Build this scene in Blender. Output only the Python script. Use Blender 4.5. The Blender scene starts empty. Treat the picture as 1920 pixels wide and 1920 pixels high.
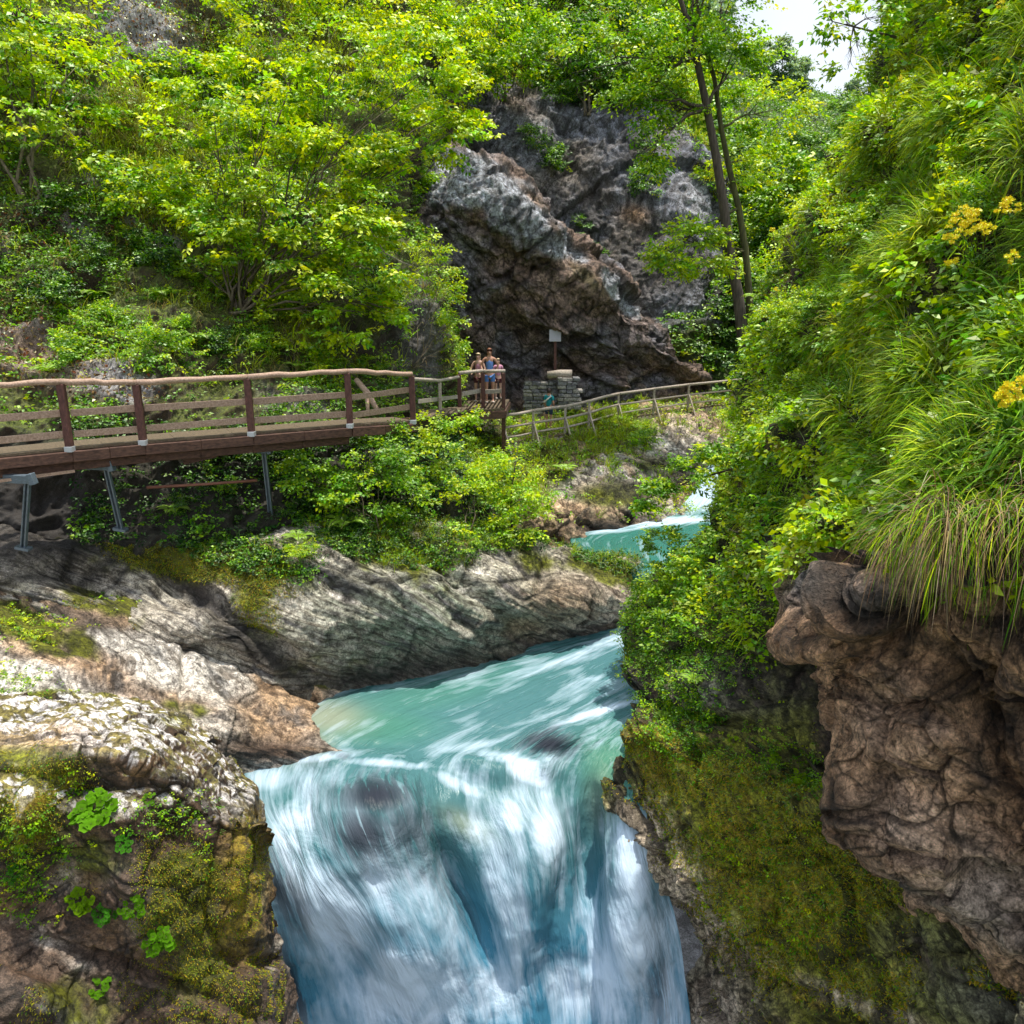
import bpy, bmesh, math, random
import numpy as np
from mathutils import Vector, Matrix
SC = bpy.context.scene
COL = SC.collection
RNG = np.random.default_rng(11)
random.seed(5)
CZ = 12.0                      # height of the eye above the datum, in metres
PITCH = math.radians(15.0)
FPX = 1500.0                   # focal length for a 1920 px wide picture

# ---------------------------------------------------------------- survey: sight line + distance -> point
def at(px, py, Y):
    x = (px-960)/FPX; u = -(py-960)/FPX
    wy = math.cos(PITCH)+math.sin(PITCH)*u
    wz = -math.sin(PITCH)+math.cos(PITCH)*u
    s = Y/wy
    return np.array([x*s, Y, CZ+wz*s])
def at_z(px, py, z):
    x = (px-960)/FPX; u = -(py-960)/FPX
    wy = math.cos(PITCH)+math.sin(PITCH)*u
    wz = -math.sin(PITCH)+math.cos(PITCH)*u
    s = z/wz
    return np.array([x*s, wy*s, CZ+z])
def proj(P):
    P = np.asarray(P, float)
    q = P-np.array([0, 0, CZ])
    d = q[..., 1]*math.cos(PITCH)-q[..., 2]*math.sin(PITCH)
    u = q[..., 1]*math.sin(PITCH)+q[..., 2]*math.cos(PITCH)
    d = np.where(np.abs(d) < 1e-3, 1e-3, d)
    return 960+FPX*q[..., 0]/d, 960-FPX*u/d, d

# ---------------------------------------------------------------- noise
def _h(i, j, k, seed):
    n = (i.astype(np.int64)*374761393+j.astype(np.int64)*668265263+k.astype(np.int64)*2147483647+seed*1274126177) & 0xffffffff
    n = ((n ^ (n >> 13))*1274126177) & 0xffffffff
    n = (n ^ (n >> 16)) & 0xffffffff
    return n.astype(np.float64)/4294967295.0
def vnoise(P, seed=0):
    P = np.asarray(P, float)
    f = np.floor(P); t = P-f; t = t*t*t*(t*(t*6-15)+10)
    i, j, k = [f[..., a].astype(np.int64) for a in range(3)]
    r = 0
    for a in (0, 1):
        wx = t[..., 0] if a else 1-t[..., 0]
        for b in (0, 1):
            wy = t[..., 1] if b else 1-t[..., 1]
            for c in (0, 1):
                wz = t[..., 2] if c else 1-t[..., 2]
                r = r+wx*wy*wz*_h(i+a, j+b, k+c, seed)
    return r*2-1
def fbm(P, oct=5, seed=0, gain=.5, ridged=False):
    P = np.asarray(P, float); r = 0; a = 1; s = 0
    for o in range(oct):
        n = vnoise(P*(2.03**o)+o*17.3, seed+o)
        if ridged: n = 1-2*np.abs(n)
        r = r+a*n; s += a; a *= gain
    return r/s
def smooth(a, b, x):
    t = np.clip((x-a)/(b-a), 0, 1); return t*t*(3-2*t)

def facets(P, f, seed=0):
    """blocky broken faces: tilted plane of the nearest cell, and distance to the cell's edge"""
    shp = P.shape[:-1]; Q = (P*f+.35*np.stack([vnoise(P*f*1.3+7*i, seed+i) for i in range(3)], -1)).reshape(-1, 3)
    b = np.floor(Q).astype(np.int64); d1 = np.full(len(Q), 9.); d2 = d1.copy(); h = np.zeros(len(Q))
    for i in (-1, 0, 1):
        for j in (-1, 0, 1):
            for k in (-1, 0, 1):
                ci, cj, ck = b[:, 0]+i, b[:, 1]+j, b[:, 2]+k
                s = np.stack([ci+_h(ci, cj, ck, seed), cj+_h(ci, cj, ck, seed+1), ck+_h(ci, cj, ck, seed+2)], -1)
                r = Q-s; d = np.sqrt((r*r).sum(-1))
                n = np.stack([_h(ci, cj, ck, seed+5), _h(ci, cj, ck, seed+6), _h(ci, cj, ck, seed+7)], -1)*2-1
                v = (r*n).sum(-1)+.5*(_h(ci, cj, ck, seed+8)-.5)
                m = d < d1
                d2 = np.where(m, d1, np.minimum(d2, d)); h = np.where(m, v, h); d1 = np.where(m, d, d1)
    return h.reshape(shp), (d2-d1).reshape(shp)

# ---------------------------------------------------------------- meshes
def mesh_np(name, V, F, mat=None, col=None, smooth_=False, extra=None, parent=None, link=True):
    V = np.asarray(V, np.float32); F = np.asarray(F, np.int32)
    me = bpy.data.meshes.new(name)
    me.vertices.add(len(V)); me.vertices.foreach_set('co', V.ravel())
    k = F.shape[1]
    me.loops.add(F.size); me.loops.foreach_set('vertex_index', F.ravel())
    me.polygons.add(len(F)); me.polygons.foreach_set('loop_start', np.arange(0, F.size, k, dtype=np.int32))
    if smooth_: me.polygons.foreach_set('use_smooth', np.ones(len(F), bool))
    if col is not None:
        c4 = np.ones((len(V), 4), np.float32); c4[:, :3] = col
        a = me.color_attributes.new('Col', 'FLOAT_COLOR', 'POINT'); a.data.foreach_set('color', c4.ravel())
    for n, d in (extra or {}).items():
        d = np.asarray(d, np.float32)
        if d.ndim == 2:
            a = me.attributes.new(n, 'FLOAT_VECTOR', 'POINT'); a.data.foreach_set('vector', d.ravel())
        else:
            a = me.attributes.new(n, 'FLOAT', 'POINT'); a.data.foreach_set('value', d.ravel())
    me.update(calc_edges=True)
    if mat: me.materials.append(mat)
    if not link: return me
    return obj(name, me, parent)
def obj(name, me, parent=None):
    o = bpy.data.objects.new(name, me); COL.objects.link(o)
    if parent is not None: o.parent = parent
    return o
def tag(o, label=None, cat=None, group=None, kind=None):
    if label: o['label'] = label
    if cat: o['category'] = cat
    if group: o['group'] = group
    if kind: o['kind'] = kind
    return o
def empty(name, loc, label, cat, group=None):
    o = bpy.data.objects.new(name, None); COL.objects.link(o)
    o.location = [float(v) for v in loc]; o.empty_display_size = .2
    return tag(o, label, cat, group)
def copy_tree(o, parent=None):
    c = o.copy(); COL.objects.link(c)
    if parent is not None: c.parent = parent
    for ch in list(o.children): copy_tree(ch, c)
    return c
class MB:
    """collects simple solids (world or local coordinates) into one mesh"""
    def __init__(s): s.V = []; s.F = []
    def quadbox(s, c8):
        b = len(s.V); s.V += [tuple(map(float, p)) for p in c8]
        for f in ((0, 3, 2, 1), (4, 5, 6, 7), (0, 1, 5, 4), (1, 2, 6, 5), (2, 3, 7, 6), (3, 0, 4, 7)): s.F.append([b+i for i in f])
    def beam(s, a, b, w, h, up=(0, 0, 1), jit=0.0):
        a = Vector(a); b = Vector(b); d = (b-a).normalized(); up = Vector(up)
        x = d.cross(up).normalized(); z = x.cross(d).normalized()
        c = []
        for p in (a, b):
            for sx, sz in ((-1, -1), (1, -1), (1, 1), (-1, 1)):
                c.append(p+x*w*.5*sx*(1+random.uniform(-jit, jit))+z*h*.5*sz*(1+random.uniform(-jit, jit)))
        s.quadbox(c)
    def tube(s, pts, rad, n=8, cap=True):
        pts = [Vector(p) for p in pts]
        if not hasattr(rad, '__len__'): rad = [rad]*len(pts)
        b = len(s.V); ref = Vector((0.13, 0.31, 1)).normalized()
        for i, p in enumerate(pts):
            d = (pts[min(i+1, len(pts)-1)]-pts[max(i-1, 0)])
            d = d.normalized() if d.length > 1e-6 else Vector((0, 0, 1))
            r_ = ref if abs(d.dot(ref)) < .95 else Vector((1, 0, 0))
            x = d.cross(r_).normalized(); y = d.cross(x)
            for k in range(n):
                a = 2*math.pi*k/n
                s.V.append(tuple(p+(x*math.cos(a)+y*math.sin(a))*rad[i]))
        for i in range(len(pts)-1):
            for k in range(n):
                k2 = (k+1) % n
                s.F.append([b+i*n+k, b+i*n+k2, b+(i+1)*n+k2, b+(i+1)*n+k])
        if cap:
            s.F.append([b+k for k in range(n)][::-1]); s.F.append([b+(len(pts)-1)*n+k for k in range(n)])
    def build(s, name, mat, parent=None, bevel=0, smooth_=False, origin=None):
        me = bpy.data.meshes.new(name)
        V = s.V
        if origin is not None: V = [tuple(Vector(v)-Vector(origin)) for v in V]
        me.from_pydata(V, [], s.F); me.materials.append(mat)
        if bevel:
            bm = bmesh.new(); bm.from_mesh(me)
            bmesh.ops.bevel(bm, geom=bm.edges[:], offset=bevel, segments=1, affect='EDGES', clamp_overlap=True)
            bm.to_mesh(me); bm.free()
        if smooth_: me.polygons.foreach_set('use_smooth', [True]*len(me.polygons))
        me.update()
        return obj(name, me, parent)

# ---------------------------------------------------------------- materials
def newmat(name):
    m = bpy.data.materials.new(name); m.use_nodes = True
    nt = m.node_tree; nt.nodes.clear()
    out = nt.nodes.new('ShaderNodeOutputMaterial')
    return m, nt, out
def N(nt, typ, **kw):
    n = nt.nodes.new('ShaderNode'+typ)
    for k, v in kw.items():
        if k.startswith('_'): setattr(n, k[1:], v)
        else: n.inputs[k.replace('__', ' ')].default_value = v
    return n
def L(nt, a, ao, b, bi): nt.links.new(a.outputs[ao], b.inputs[bi])
def ramp(nt, pts):
    r = nt.nodes.new('ShaderNodeValToRGB'); e = r.color_ramp.elements
    while len(e) < len(pts): e.new(.5)
    for i, (p, c) in enumerate(pts):
        e[i].position = p; e[i].color = (*c, 1) if len(c) == 3 else c
    return r

def leaf_mat(name, trans=.45, gloss=.25, tint=(1.25, 1.1, .35)):
    m, nt, out = newmat(name)
    at_ = N(nt, 'Attribute', _attribute_name='Col')
    d = N(nt, 'BsdfDiffuse'); t = N(nt, 'BsdfTranslucent'); g = N(nt, 'BsdfGlossy', Roughness=.55, Color=(.8, .9, .7, 1))
    mul = N(nt, 'Mix', _data_type='RGBA', _blend_type='MULTIPLY'); mul.inputs[0].default_value = 1; mul.inputs[7].default_value = (*tint, 1)
    L(nt, at_, 'Color', mul, 6); L(nt, at_, 'Color', d, 'Color'); L(nt, mul, 2, t, 'Color')
    mx = N(nt, 'MixShader'); mx.inputs[0].default_value = trans
    L(nt, d, 0, mx, 1); L(nt, t, 0, mx, 2)
    lw = N(nt, 'Fresnel', IOR=1.35); mm = N(nt, 'Math', _operation='MULTIPLY'); mm.inputs[1].default_value = gloss*3
    L(nt, lw, 0, mm, 0)
    m2 = N(nt, 'MixShader'); L(nt, mm, 0, m2, 0); L(nt, mx, 0, m2, 1); L(nt, g, 0, m2, 2)
    L(nt, m2, 0, out, 'Surface')
    return m
def rock_mat(name, scale=1.0, bump=.6, rough=.75, strata=1.0):
    m, nt, out = newmat(name)
    a = N(nt, 'Attribute', _attribute_name='Col'); sc = N(nt, 'Attribute', _attribute_name='sc')
    geo = N(nt, 'NewGeometry')
    n1 = N(nt, 'TexNoise', Scale=9*scale, Detail=8, Roughness=.68); L(nt, geo, 'Position', n1, 'Vector')
    n2 = N(nt, 'TexNoise', Scale=1.0, Detail=7, Roughness=.7)
    mp = N(nt, 'Mapping'); mp.inputs['Scale'].default_value = (2.0*scale, 2.0*scale, 17*scale)
    L(nt, sc, 'Vector', mp, 'Vector'); L(nt, mp, 0, n2, 'Vector')
    vo = N(nt, 'TexVoronoi', Scale=4*scale, _feature='DISTANCE_TO_EDGE')
    n0 = N(nt, 'TexNoise', Scale=3*scale, Detail=4); L(nt, geo, 'Position', n0, 'Vector')
    mv = N(nt, 'Mix', _data_type='VECTOR'); mv.inputs[0].default_value = .25
    L(nt, mp, 0, mv, 4); L(nt, n0, 'Color', mv, 5)
    L(nt, geo, 'Position', mv, 4); L(nt, mv, 1, vo, 'Vector')
    n4 = N(nt, 'TexNoise', Scale=34*scale, Detail=5, Roughness=.7); L(nt, geo, 'Position', n4, 'Vector')
    av = N(nt, 'Math', _operation='MULTIPLY_ADD'); L(nt, n4, 0, av, 0); av.inputs[1].default_value = .45
    av0 = N(nt, 'Math', _operation='MULTIPLY'); L(nt, n1, 0, av0, 0); av0.inputs[1].default_value = .55; L(nt, av0, 0, av, 2)
    r1 = ramp(nt, [(.36, (.07, .06, .05)), (.445, (.55, .53, .51)), (.52, (1.12, 1.1, 1.08)), (.62, (2.0, 2.0, 2.0))]); L(nt, av, 0, r1, 0)
    lo = 1-.62*strata
    r2 = ramp(nt, [(.40, (lo, lo*.93, lo*.86)), (.49, (1, 1, 1)), (.60, (1.3, 1.3, 1.3))]); L(nt, n2, 0, r2, 0)
    x1 = N(nt, 'Mix', _data_type='RGBA', _blend_type='MULTIPLY'); x1.inputs[0].default_value = 1
    L(nt, a, 'Color', x1, 6); L(nt, r1, 0, x1, 7)
    x2 = N(nt, 'Mix', _data_type='RGBA', _blend_type='MULTIPLY'); x2.inputs[0].default_value = 1
    L(nt, x1, 2, x2, 6); L(nt, r2, 0, x2, 7)
    vr = ramp(nt, [(0, (.1, .09, .08)), (.03, (1, 1, 1))]); L(nt, vo, 'Distance', vr, 0)
    x3 = N(nt, 'Mix', _data_type='RGBA', _blend_type='MULTIPLY'); x3.inputs[0].default_value = .55
    L(nt, x2, 2, x3, 6); L(nt, vr, 0, x3, 7)
    ad = N(nt, 'Math', _operation='MULTIPLY_ADD'); L(nt, n2, 0, ad, 0); ad.inputs[1].default_value = strata; L(nt, av, 0, ad, 2)
    b = N(nt, 'Bump', Strength=bump, Distance=.10/scale); L(nt, ad, 0, b, 'Height')
    p = N(nt, 'BsdfPrincipled', Roughness=rough)
    rr = ramp(nt, [(.4, (rough-.25,)*3), (.6, (rough+.1,)*3)]); L(nt, n1, 0, rr, 0); L(nt, rr, 0, p, 'Roughness')
    L(nt, x3, 2, p, 'Base Color'); L(nt, b, 0, p, 'Normal'); L(nt, p, 0, out, 'Surface')
    return m
def wood_mat(name, c1, c2, axis=(1, 1, 1), rough=.7):
    m, nt, out = newmat(name)
    tc = N(nt, 'TexCoord'); mp = N(nt, 'Mapping'); mp.inputs['Scale'].default_value = axis
    L(nt, tc, 'Object', mp, 0)
    n = N(nt, 'TexNoise', Scale=5, Detail=7, Roughness=.65); L(nt, mp, 0, n, 'Vector')
    r = ramp(nt, [(.3, c1), (.7, c2)]); L(nt, n, 0, r, 0)
    b = N(nt, 'Bump', Strength=.4, Distance=.02); L(nt, n, 0, b, 'Height')
    p = N(nt, 'BsdfPrincipled', Roughness=rough); L(nt, r, 0, p, 'Base Color'); L(nt, b, 0, p, 'Normal'); L(nt, p, 0, out, 'Surface')
    return m
def plain(name, c, rough=.6, metal=0, var=.15):
    m, nt, out = newmat(name)
    n = N(nt, 'TexNoise', Scale=14, Detail=4)
    r = ramp(nt, [(.3, tuple(v*(1-var) for v in c)), (.7, tuple(min(1, v*(1+var)) for v in c))]); L(nt, n, 0, r, 0)
    p = N(nt, 'BsdfPrincipled', Roughness=rough, Metallic=metal); L(nt, r, 0, p, 'Base Color'); L(nt, p, 0, out, 'Surface')
    return m
# ================================================================ terrain and rock sheets
def cat1(A, n):
    """Catmull-Rom along axis 0 of A (k, ..., 3), n samples"""
    k = A.shape[0]
    E = np.concatenate([2*A[:1]-A[1:2], A, 2*A[-1:]-A[-2:-1]], 0)
    s = np.linspace(0, k-1, n); i = np.minimum(s.astype(int), k-2); t = (s-i).reshape((-1,)+(1,)*(A.ndim-1))
    p0, p1, p2, p3 = E[i], E[i+1], E[i+2], E[i+3]
    return .5*((2*p1)+(-p0+p2)*t+(2*p0-5*p1+4*p2-p3)*t*t+(-p0+3*p1-3*p2+p3)*t**3)
def normals(G):
    du = np.gradient(G, axis=1); dv = np.gradient(G, axis=0)
    n = np.cross(du, dv); n /= np.maximum(np.linalg.norm(n, axis=-1, keepdims=True), 1e-9)
    return n
def gridfaces(nv, nu):
    i = np.arange(nv-1)[:, None]*nu+np.arange(nu-1)[None]
    return np.stack([i, i+1, i+nu+1, i+nu], -1).reshape(-1, 4)
class Sheet: pass
SHEETS = {}
def strat(P, ang, az=0.0, warp=.25, seed=3):
    """coordinates in the bedding frame: c runs across the beds"""
    w = fbm(P*.22, 3, seed)*warp*4+fbm(P*.9, 3, seed+9)*warp*.5
    x = P[..., 0]*math.cos(az)+P[..., 1]*math.sin(az)
    y = -P[..., 0]*math.sin(az)+P[..., 1]*math.cos(az)
    c = P[..., 2]*math.cos(ang)+x*math.sin(ang)+w
    a = -P[..., 2]*math.sin(ang)+x*math.cos(ang)
    return np.stack([a, y, c], -1)
def beds(c, f):
    t = c*f; k = t-np.floor(t)
    return np.where(k < .8, k/.8, (1-k)/.2)-.5
def sheet(key, rows, nu, nv, ang=.6, az=0., amp=.5, bed=.12, bf=2.5, fine=.07, big=.25, wrap=.25, seed=1, flip=None, bumps=(), fac=()):
    R = np.array([[at(*c) for c in r] for r in rows])
    G = cat1(R, nv); G = cat1(G.transpose(1, 0, 2), nu).transpose(1, 0, 2)
    n = normals(G)
    # orient so that most of the sheet faces the viewer's side
    v = np.array([0, 0, CZ])-G
    if (np.sum(n*v, -1) > 0).mean() < .5: n = -n
    sc = strat(G, ang, az, wrap, seed)
    m = .5+.5*vnoise(G*.5+5, seed+3)
    d = amp*fbm(G*big, 3, seed)+amp*.35*fbm(G*.9, 4, seed+20, ridged=True)
    d += bed*(beds(sc[..., 2]+.12*vnoise(G*1.1, seed+5), bf)*.65+beds(sc[..., 2]+.06*vnoise(G*2.3, seed+6), bf*2.7)*.3)*(.35+m)
    d += fine*fbm(G*3.5, 4, seed+40, gain=.6)
    if bumps:
        b = Sheet(); b.px, b.py, b.dep = proj(G)
        w_ = 1+.35*vnoise(G*2.2, seed+50)
        for q in bumps: d += q[4]*w_*splat(b, [(q[0], q[1], q[2], q[3], 1)+tuple(q[5:])])
    crack = np.zeros(d.shape)
    for (f_, a_, c_) in fac:
        h_, e_ = facets(G*C(1, 1, 1.25), f_, seed+60); d += a_*h_-c_*np.exp(-(e_/.06)); crack = np.maximum(crack, np.exp(-(e_/.07)**2)*(.5+.5*(vnoise(G*f_, seed+61) > 0)))
    G = G+n*d[..., None]
    n = normals(G)
    if (np.sum(n*v, -1) > 0).mean() < .5: n = -n
    s = Sheet(); s.crack = crack; s.G = G; s.N = n; s.nu = nu; s.nv = nv; s.sc = sc; s.d = d
    s.px, s.py, s.dep = proj(G); s.key = key; SHEETS[key] = s
    return s
def splat(s, L_):
    """L_: (px,py,rx,ry,weight[,angle_deg]) -> mask"""
    m = np.zeros(s.px.shape)
    for q in L_:
        px, py, rx, ry, w = q[:5]; a = math.radians(q[5]) if len(q) > 5 else 0
        dx = s.px-px; dy = s.py-py
        x = dx*math.cos(a)+dy*math.sin(a); y = -dx*math.sin(a)+dy*math.cos(a)
        m = np.maximum(m, w*np.exp(-((x/rx)**2+(y/ry)**2)**1.3))
    return m
def C(*v): return np.array(v, float)
WHITE = C(.62, .58, .53); GREY = C(.27, .265, .27); TAN = C(.56, .39, .25); BROWN = C(.13, .075, .045); DARK = C(.035, .03, .027)
MOSS = C(.16, .17, .012); GOLD = C(.33, .24, .02); SOIL = C(.055, .036, .022); GREENISH = C(.26, .30, .22); OCHRE = C(.36, .20, .09); BLUEG = C(.22, .24, .29); DGREEN = C(.035, .06, .015)
def mixc(a, b, t): return a+(b-a)*np.clip(t, 0, 1)[..., None]
def build_sheet(s, name, col, mat, label=None, cat=None, group=None, kind='structure'):
    G = s.G; col = col*(1-.75*s.crack[..., None])  # cracks darkened in the colour, standing in for their shade
    o = mesh_np(name, G.reshape(-1, 3), gridfaces(s.nv, s.nu), mat, col.reshape(-1, 3), True, {'sc': s.sc.reshape(-1, 3)})
    if label: tag(o, label, cat, group)
    else: tag(o, kind=kind)
    s.obj = o
    return o
M_ROCK = rock_mat('rock', 1.0, .8)
M_ROCKS = rock_mat('bedded_rock', 1.0, .9, .62, 1.0)
M_ROCKM = rock_mat('crag_rock', 1.0, 1.1, .8, .3)
M_ROCKN = rock_mat('boulder_rock', 1.3, .7, .6, .35)
M_ROCKFAR = rock_mat('far_rock', .45, .9, .8, .6)
M_SOIL = rock_mat('soil', 1.6, .6, .9, .3)

# ---- left hillside
a_rows = [
 [(-520,-350,26),(-150,-350,29),(200,-350,33),(450,-350,37),(700,-350,41),(900,-350,45),(1080,-350,50)],
 [(-500,-50,23),(-100,-50,25),(200,-50,28),(450,-50,31),(650,-50,34),(830,-50,37),(960,-50,43)],
 [(-480,200,20.5),(-100,200,22),(200,200,24),(430,200,27),(620,200,29),(775,200,31),(850,200,36)],
 [(-460,420,18.5),(-100,420,19.5),(200,420,21),(420,420,23.5),(600,420,25),(725,420,27),(765,420,32)],
 [(-460,600,16.5),(-100,600,17.5),(200,600,18.8),(450,600,20.3),(640,600,22),(800,600,25),(830,600,30)],
 [(-460,730,15.5),(-100,730,16.2),(200,730,17.3),(450,730,18.8),(650,730,20.5),(840,730,24.6),(862,740,28)],
 [(-460,880,14.6),(-100,880,15.3),(200,880,16.2),(450,880,17.2),(650,850,19.5),(850,830,23.5),(900,830,27)],
 [(-460,1010,14),(-100,1010,14.6),(200,1010,15.4),(450,1010,16),(650,960,18.2),(850,960,20),(960,960,23)],
 [(-460,1120,14),(-100,1120,14.6),(200,1120,15.4),(450,1120,16),(650,1090,18.2),(850,1080,20),(960,1080,21.5)]]
A = sheet('A', a_rows, 420, 420, ang=-.5, amp=1.1, bed=.2, bf=1.1, fine=.12, seed=2)
rk = splat(A, [(270,60,110,90,1,40),(470,350,90,40,.8,50),(60,660,120,60,1,25),(210,710,110,50,1,15),(560,760,120,60,.5),(180,340,60,20,.6,40),(20,470,50,30,.6,40),(250,420,60,25,.6,40),(300,450,50,30,.6),(790,640,50,110,1),(100,960,160,90,.9),(640,690,60,40,.5),(120,400,140,30,.6,45)])
up = A.N[..., 2]
veg = smooth(.05, .6, up+.5*fbm(A.G*.6, 4, 7)+.2)*(1-rk)
c = mixc(SOIL, C(.09,.11,.02), veg); c = mixc(c, GREY*.9, smooth(.3, .8, rk+.3*fbm(A.G*1.5, 3, 8)))
c = mixc(c, BROWN*1.6, splat(A, [(60,660,120,60,.7,25),(480,370,60,30,.8)])); c = mixc(c, DARK, splat(A, [(765,620,60,130,.85),(620,640,130,60,.6),(60,960,200,90,.7),(430,900,120,40,.9)]))  # dark cliff corner; shade painted below the hazel and the boardwalk
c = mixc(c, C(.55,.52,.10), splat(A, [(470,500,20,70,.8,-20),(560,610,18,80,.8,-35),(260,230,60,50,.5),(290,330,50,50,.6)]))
c = mixc(c, DARK*.8, .9*smooth(790, 840, A.py))  # deep shade under the boardwalk painted into the hillside colour
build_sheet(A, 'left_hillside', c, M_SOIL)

# ---- bedded rock bank under the walkway
b_rows = [
 [(-460,960,14.2),(-100,960,14.8),(150,975,15.6),(350,990,16.2),(520,990,17),(680,960,18.2),(850,1010,19),(1000,1035,19.8),(1120,1075,20.4),(1230,1100,20.9),(1330,1100,20.5)],
 [(-460,1000,13.6),(-100,1000,14.1),(150,1010,14.8),(350,1020,15.5),(520,1000,16.2),(680,975,17),(850,985,17.8),(1000,1008,18.6),(1120,1035,19.1),(1230,1065,19.6),(1340,1090,20)],
 [(-460,1080,13),(-100,1080,13.5),(150,1090,14.2),(350,1090,14.8),(520,1070,15.4),(680,1060,16),(850,1060,16.7),(1000,1070,17.5),(1120,1090,18.2),(1230,1110,19),(1350,1120,19.6)],
 [(-460,1170,13),(-100,1170,13.3),(150,1170,13.8),(350,1170,14.1),(520,1175,14.7),(680,1160,15.2),(850,1140,16.0),(1000,1130,16.9),(1120,1130,17.8),(1230,1135,18.8),(1350,1140,19.5)],
 [(-460,1260,13),(-100,1260,13.2),(150,1260,13.6),(350,1240,14.1),(520,1262,14.8),(680,1284,15.45),(850,1250,16.4),(1000,1213,17.4),(1120,1188,18.2),(1230,1165,19.1),(1350,1160,19.7)],
 [(-460,1330,13),(-100,1330,13.2),(150,1330,13.6),(350,1320,14.1),(520,1340,14.8),(680,1350,15.3),(850,1310,16.3),(1000,1270,17.3),(1120,1240,18.1),(1230,1210,19),(1350,1200,19.6)]]
B = sheet('B', b_rows, 640, 300, fac=((.5, .09, .03),), ang=.48, az=.3, amp=.45, bed=.13, bf=2.3, fine=.07, seed=4, wrap=.12, bumps=((430,1150,190,20,-.55,37),(330,1110,60,40,-.3),(860,1090,160,14,-.3,38),(760,1120,200,12,.25,30),(1090,1120,60,40,.3),(1000,1190,60,30,-.2),(180,1090,120,30,-.35,12),(640,1090,160,12,.25,24),(1020,1080,12,60,-.2,20)))
ns = fbm(B.G*.8, 4, 31)
nn = fbm(B.sc*np.array([1.2, 1.2, 7]), 4, 77)
c = mixc(np.broadcast_to(WHITE*.78, B.G.shape).copy()*C(1.12,1.08,1.0), GREENISH, splat(B, [(800,1150,230,90,.8),(620,1200,160,80,.5)])+.4*ns)
c = mixc(c, GREY*.6, smooth(.05, .5, nn))
c = mixc(c, DARK*1.5, .8*smooth(.72, .9, fbm(B.sc*np.array([.9, .9, 9]), 3, 78, ridged=True)))
c = mixc(c, WHITE*1.35, smooth(.1, .4, -nn)*splat(B, [(600,1090,260,60,1,20),(860,1040,90,70,1,40),(700,1130,200,40,.6,20)]))
c = mixc(c, OCHRE*.75, splat(B, [(1080,1130,130,70,.75),(990,1180,100,40,.7),(880,1225,120,25,.6),(400,1060,80,40,.5)])*(.6+.8*ns))
c = mixc(c, DARK*1.4, splat(B, [(720,1265,300,35,.9,-10),(1000,1215,130,18,.7,-12),(1120,1185,100,18,.7,-10),(370,1110,120,24,1,38),(500,1230,140,26,1,34),(60,1010,220,60,1),(230,1040,100,30,.6),(420,1170,120,18,.7,36)]))  # boardwalk shade painted at upper left; dark grooves and waterline elsewhere
mo = splat(B, [(330,1040,200,60,1,10),(470,1060,120,50,1,15),(720,1030,150,55,.9,20),(1160,1075,120,30,.9,14),(1000,1050,80,30,.6,20),(480,1130,90,60,.7,40),(200,1150,140,40,.6,20),(620,1230,80,50,.35),(900,1010,60,20,.5)])
c = mixc(c, MOSS, smooth(.35, .75, mo+.5*fbm(B.G*2.2, 4, 33)))
build_sheet(B, 'bedded_rock_bank', c, M_ROCKS)

# ---- pale slabs on the near left bank
t_rows = [
 [(-460,1040,14.2),(-100,1060,14.2),(100,1095,14.4),(230,1120,14.6),(330,1160,14.75),(430,1207,14.9),(540,1260,15.1),(665,1305,15.35)],
 [(-460,1110,12.8),(-100,1110,13.3),(100,1140,13.6),(230,1170,13.8),(330,1210,13.95),(430,1250,14.25),(540,1295,14.6),(655,1318,15.1)],
 [(-460,1200,11.8),(-100,1200,12.3),(100,1220,12.6),(230,1240,12.9),(330,1270,13.2),(430,1300,13.6),(530,1330,14.05),(610,1345,14.5)],
 [(-460,1290,10.9),(-100,1290,11.3),(100,1300,11.7),(230,1310,12),(330,1330,12.3),(430,1350,12.8),(510,1370,13.35),(600,1378,13.6)],
 [(-460,1360,10.3),(-100,1360,10.7),(100,1360,11.1),(230,1370,11.4),(340,1390,11.8),(440,1400,12.5),(520,1398,12.85),(640,1405,12.98)],
 [(-460,1450,10.2),(-100,1450,10.5),(100,1450,10.8),(230,1450,11.2),(340,1460,11.8),(440,1440,12.5),(530,1430,12.8),(655,1425,12.9)],
 [(-460,1560,10.1),(-100,1560,10.4),(100,1560,10.7),(230,1560,11.1),(340,1560,11.7),(440,1540,12.4),(530,1530,12.6),(650,1520,12.7)]]
T = sheet('T', t_rows, 440, 320, fac=((.7, .06, .02),), ang=.6, az=.3, amp=.16, bed=.10, bf=2.2, fine=.05, seed=6, wrap=.15, bumps=((430,1215,230,9,-.22,31),(540,1280,160,7,-.16,24),(345,1260,8,90,-.1,4),(140,1215,180,10,-.18,22),(200,1290,120,8,-.1,15),(100,1150,130,22,-.3,14),(180,1170,60,30,.2),(500,1390,90,14,-.15),(60,1320,120,12,-.15,20),(290,1340,100,12,-.12,10)))
ns = fbm(T.G*1.1, 4, 51); nn = fbm(T.sc*np.array([1.3, 1.3, 8]), 4, 52)
c = mixc(np.broadcast_to(TAN*1.05, T.G.shape).copy(), WHITE*1.25, smooth(-.2, .5, ns+splat(T, [(360,1230,110,70,1,20),(60,1290,140,50,1,20),(250,1200,80,30,.7)])))
c = mixc(c, OCHRE, splat(T, [(540,1340,120,60,.9),(180,1260,120,30,.8,25),(520,1260,120,30,.6,30)])*(.6+ns))
c = mixc(c, GREY*.5, smooth(.1, .5, nn)*.8); c = mixc(c, DARK*2, .75*smooth(.72, .9, fbm(T.sc*np.array([.8, .8, 7]), 3, 54, ridged=True)))
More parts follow.
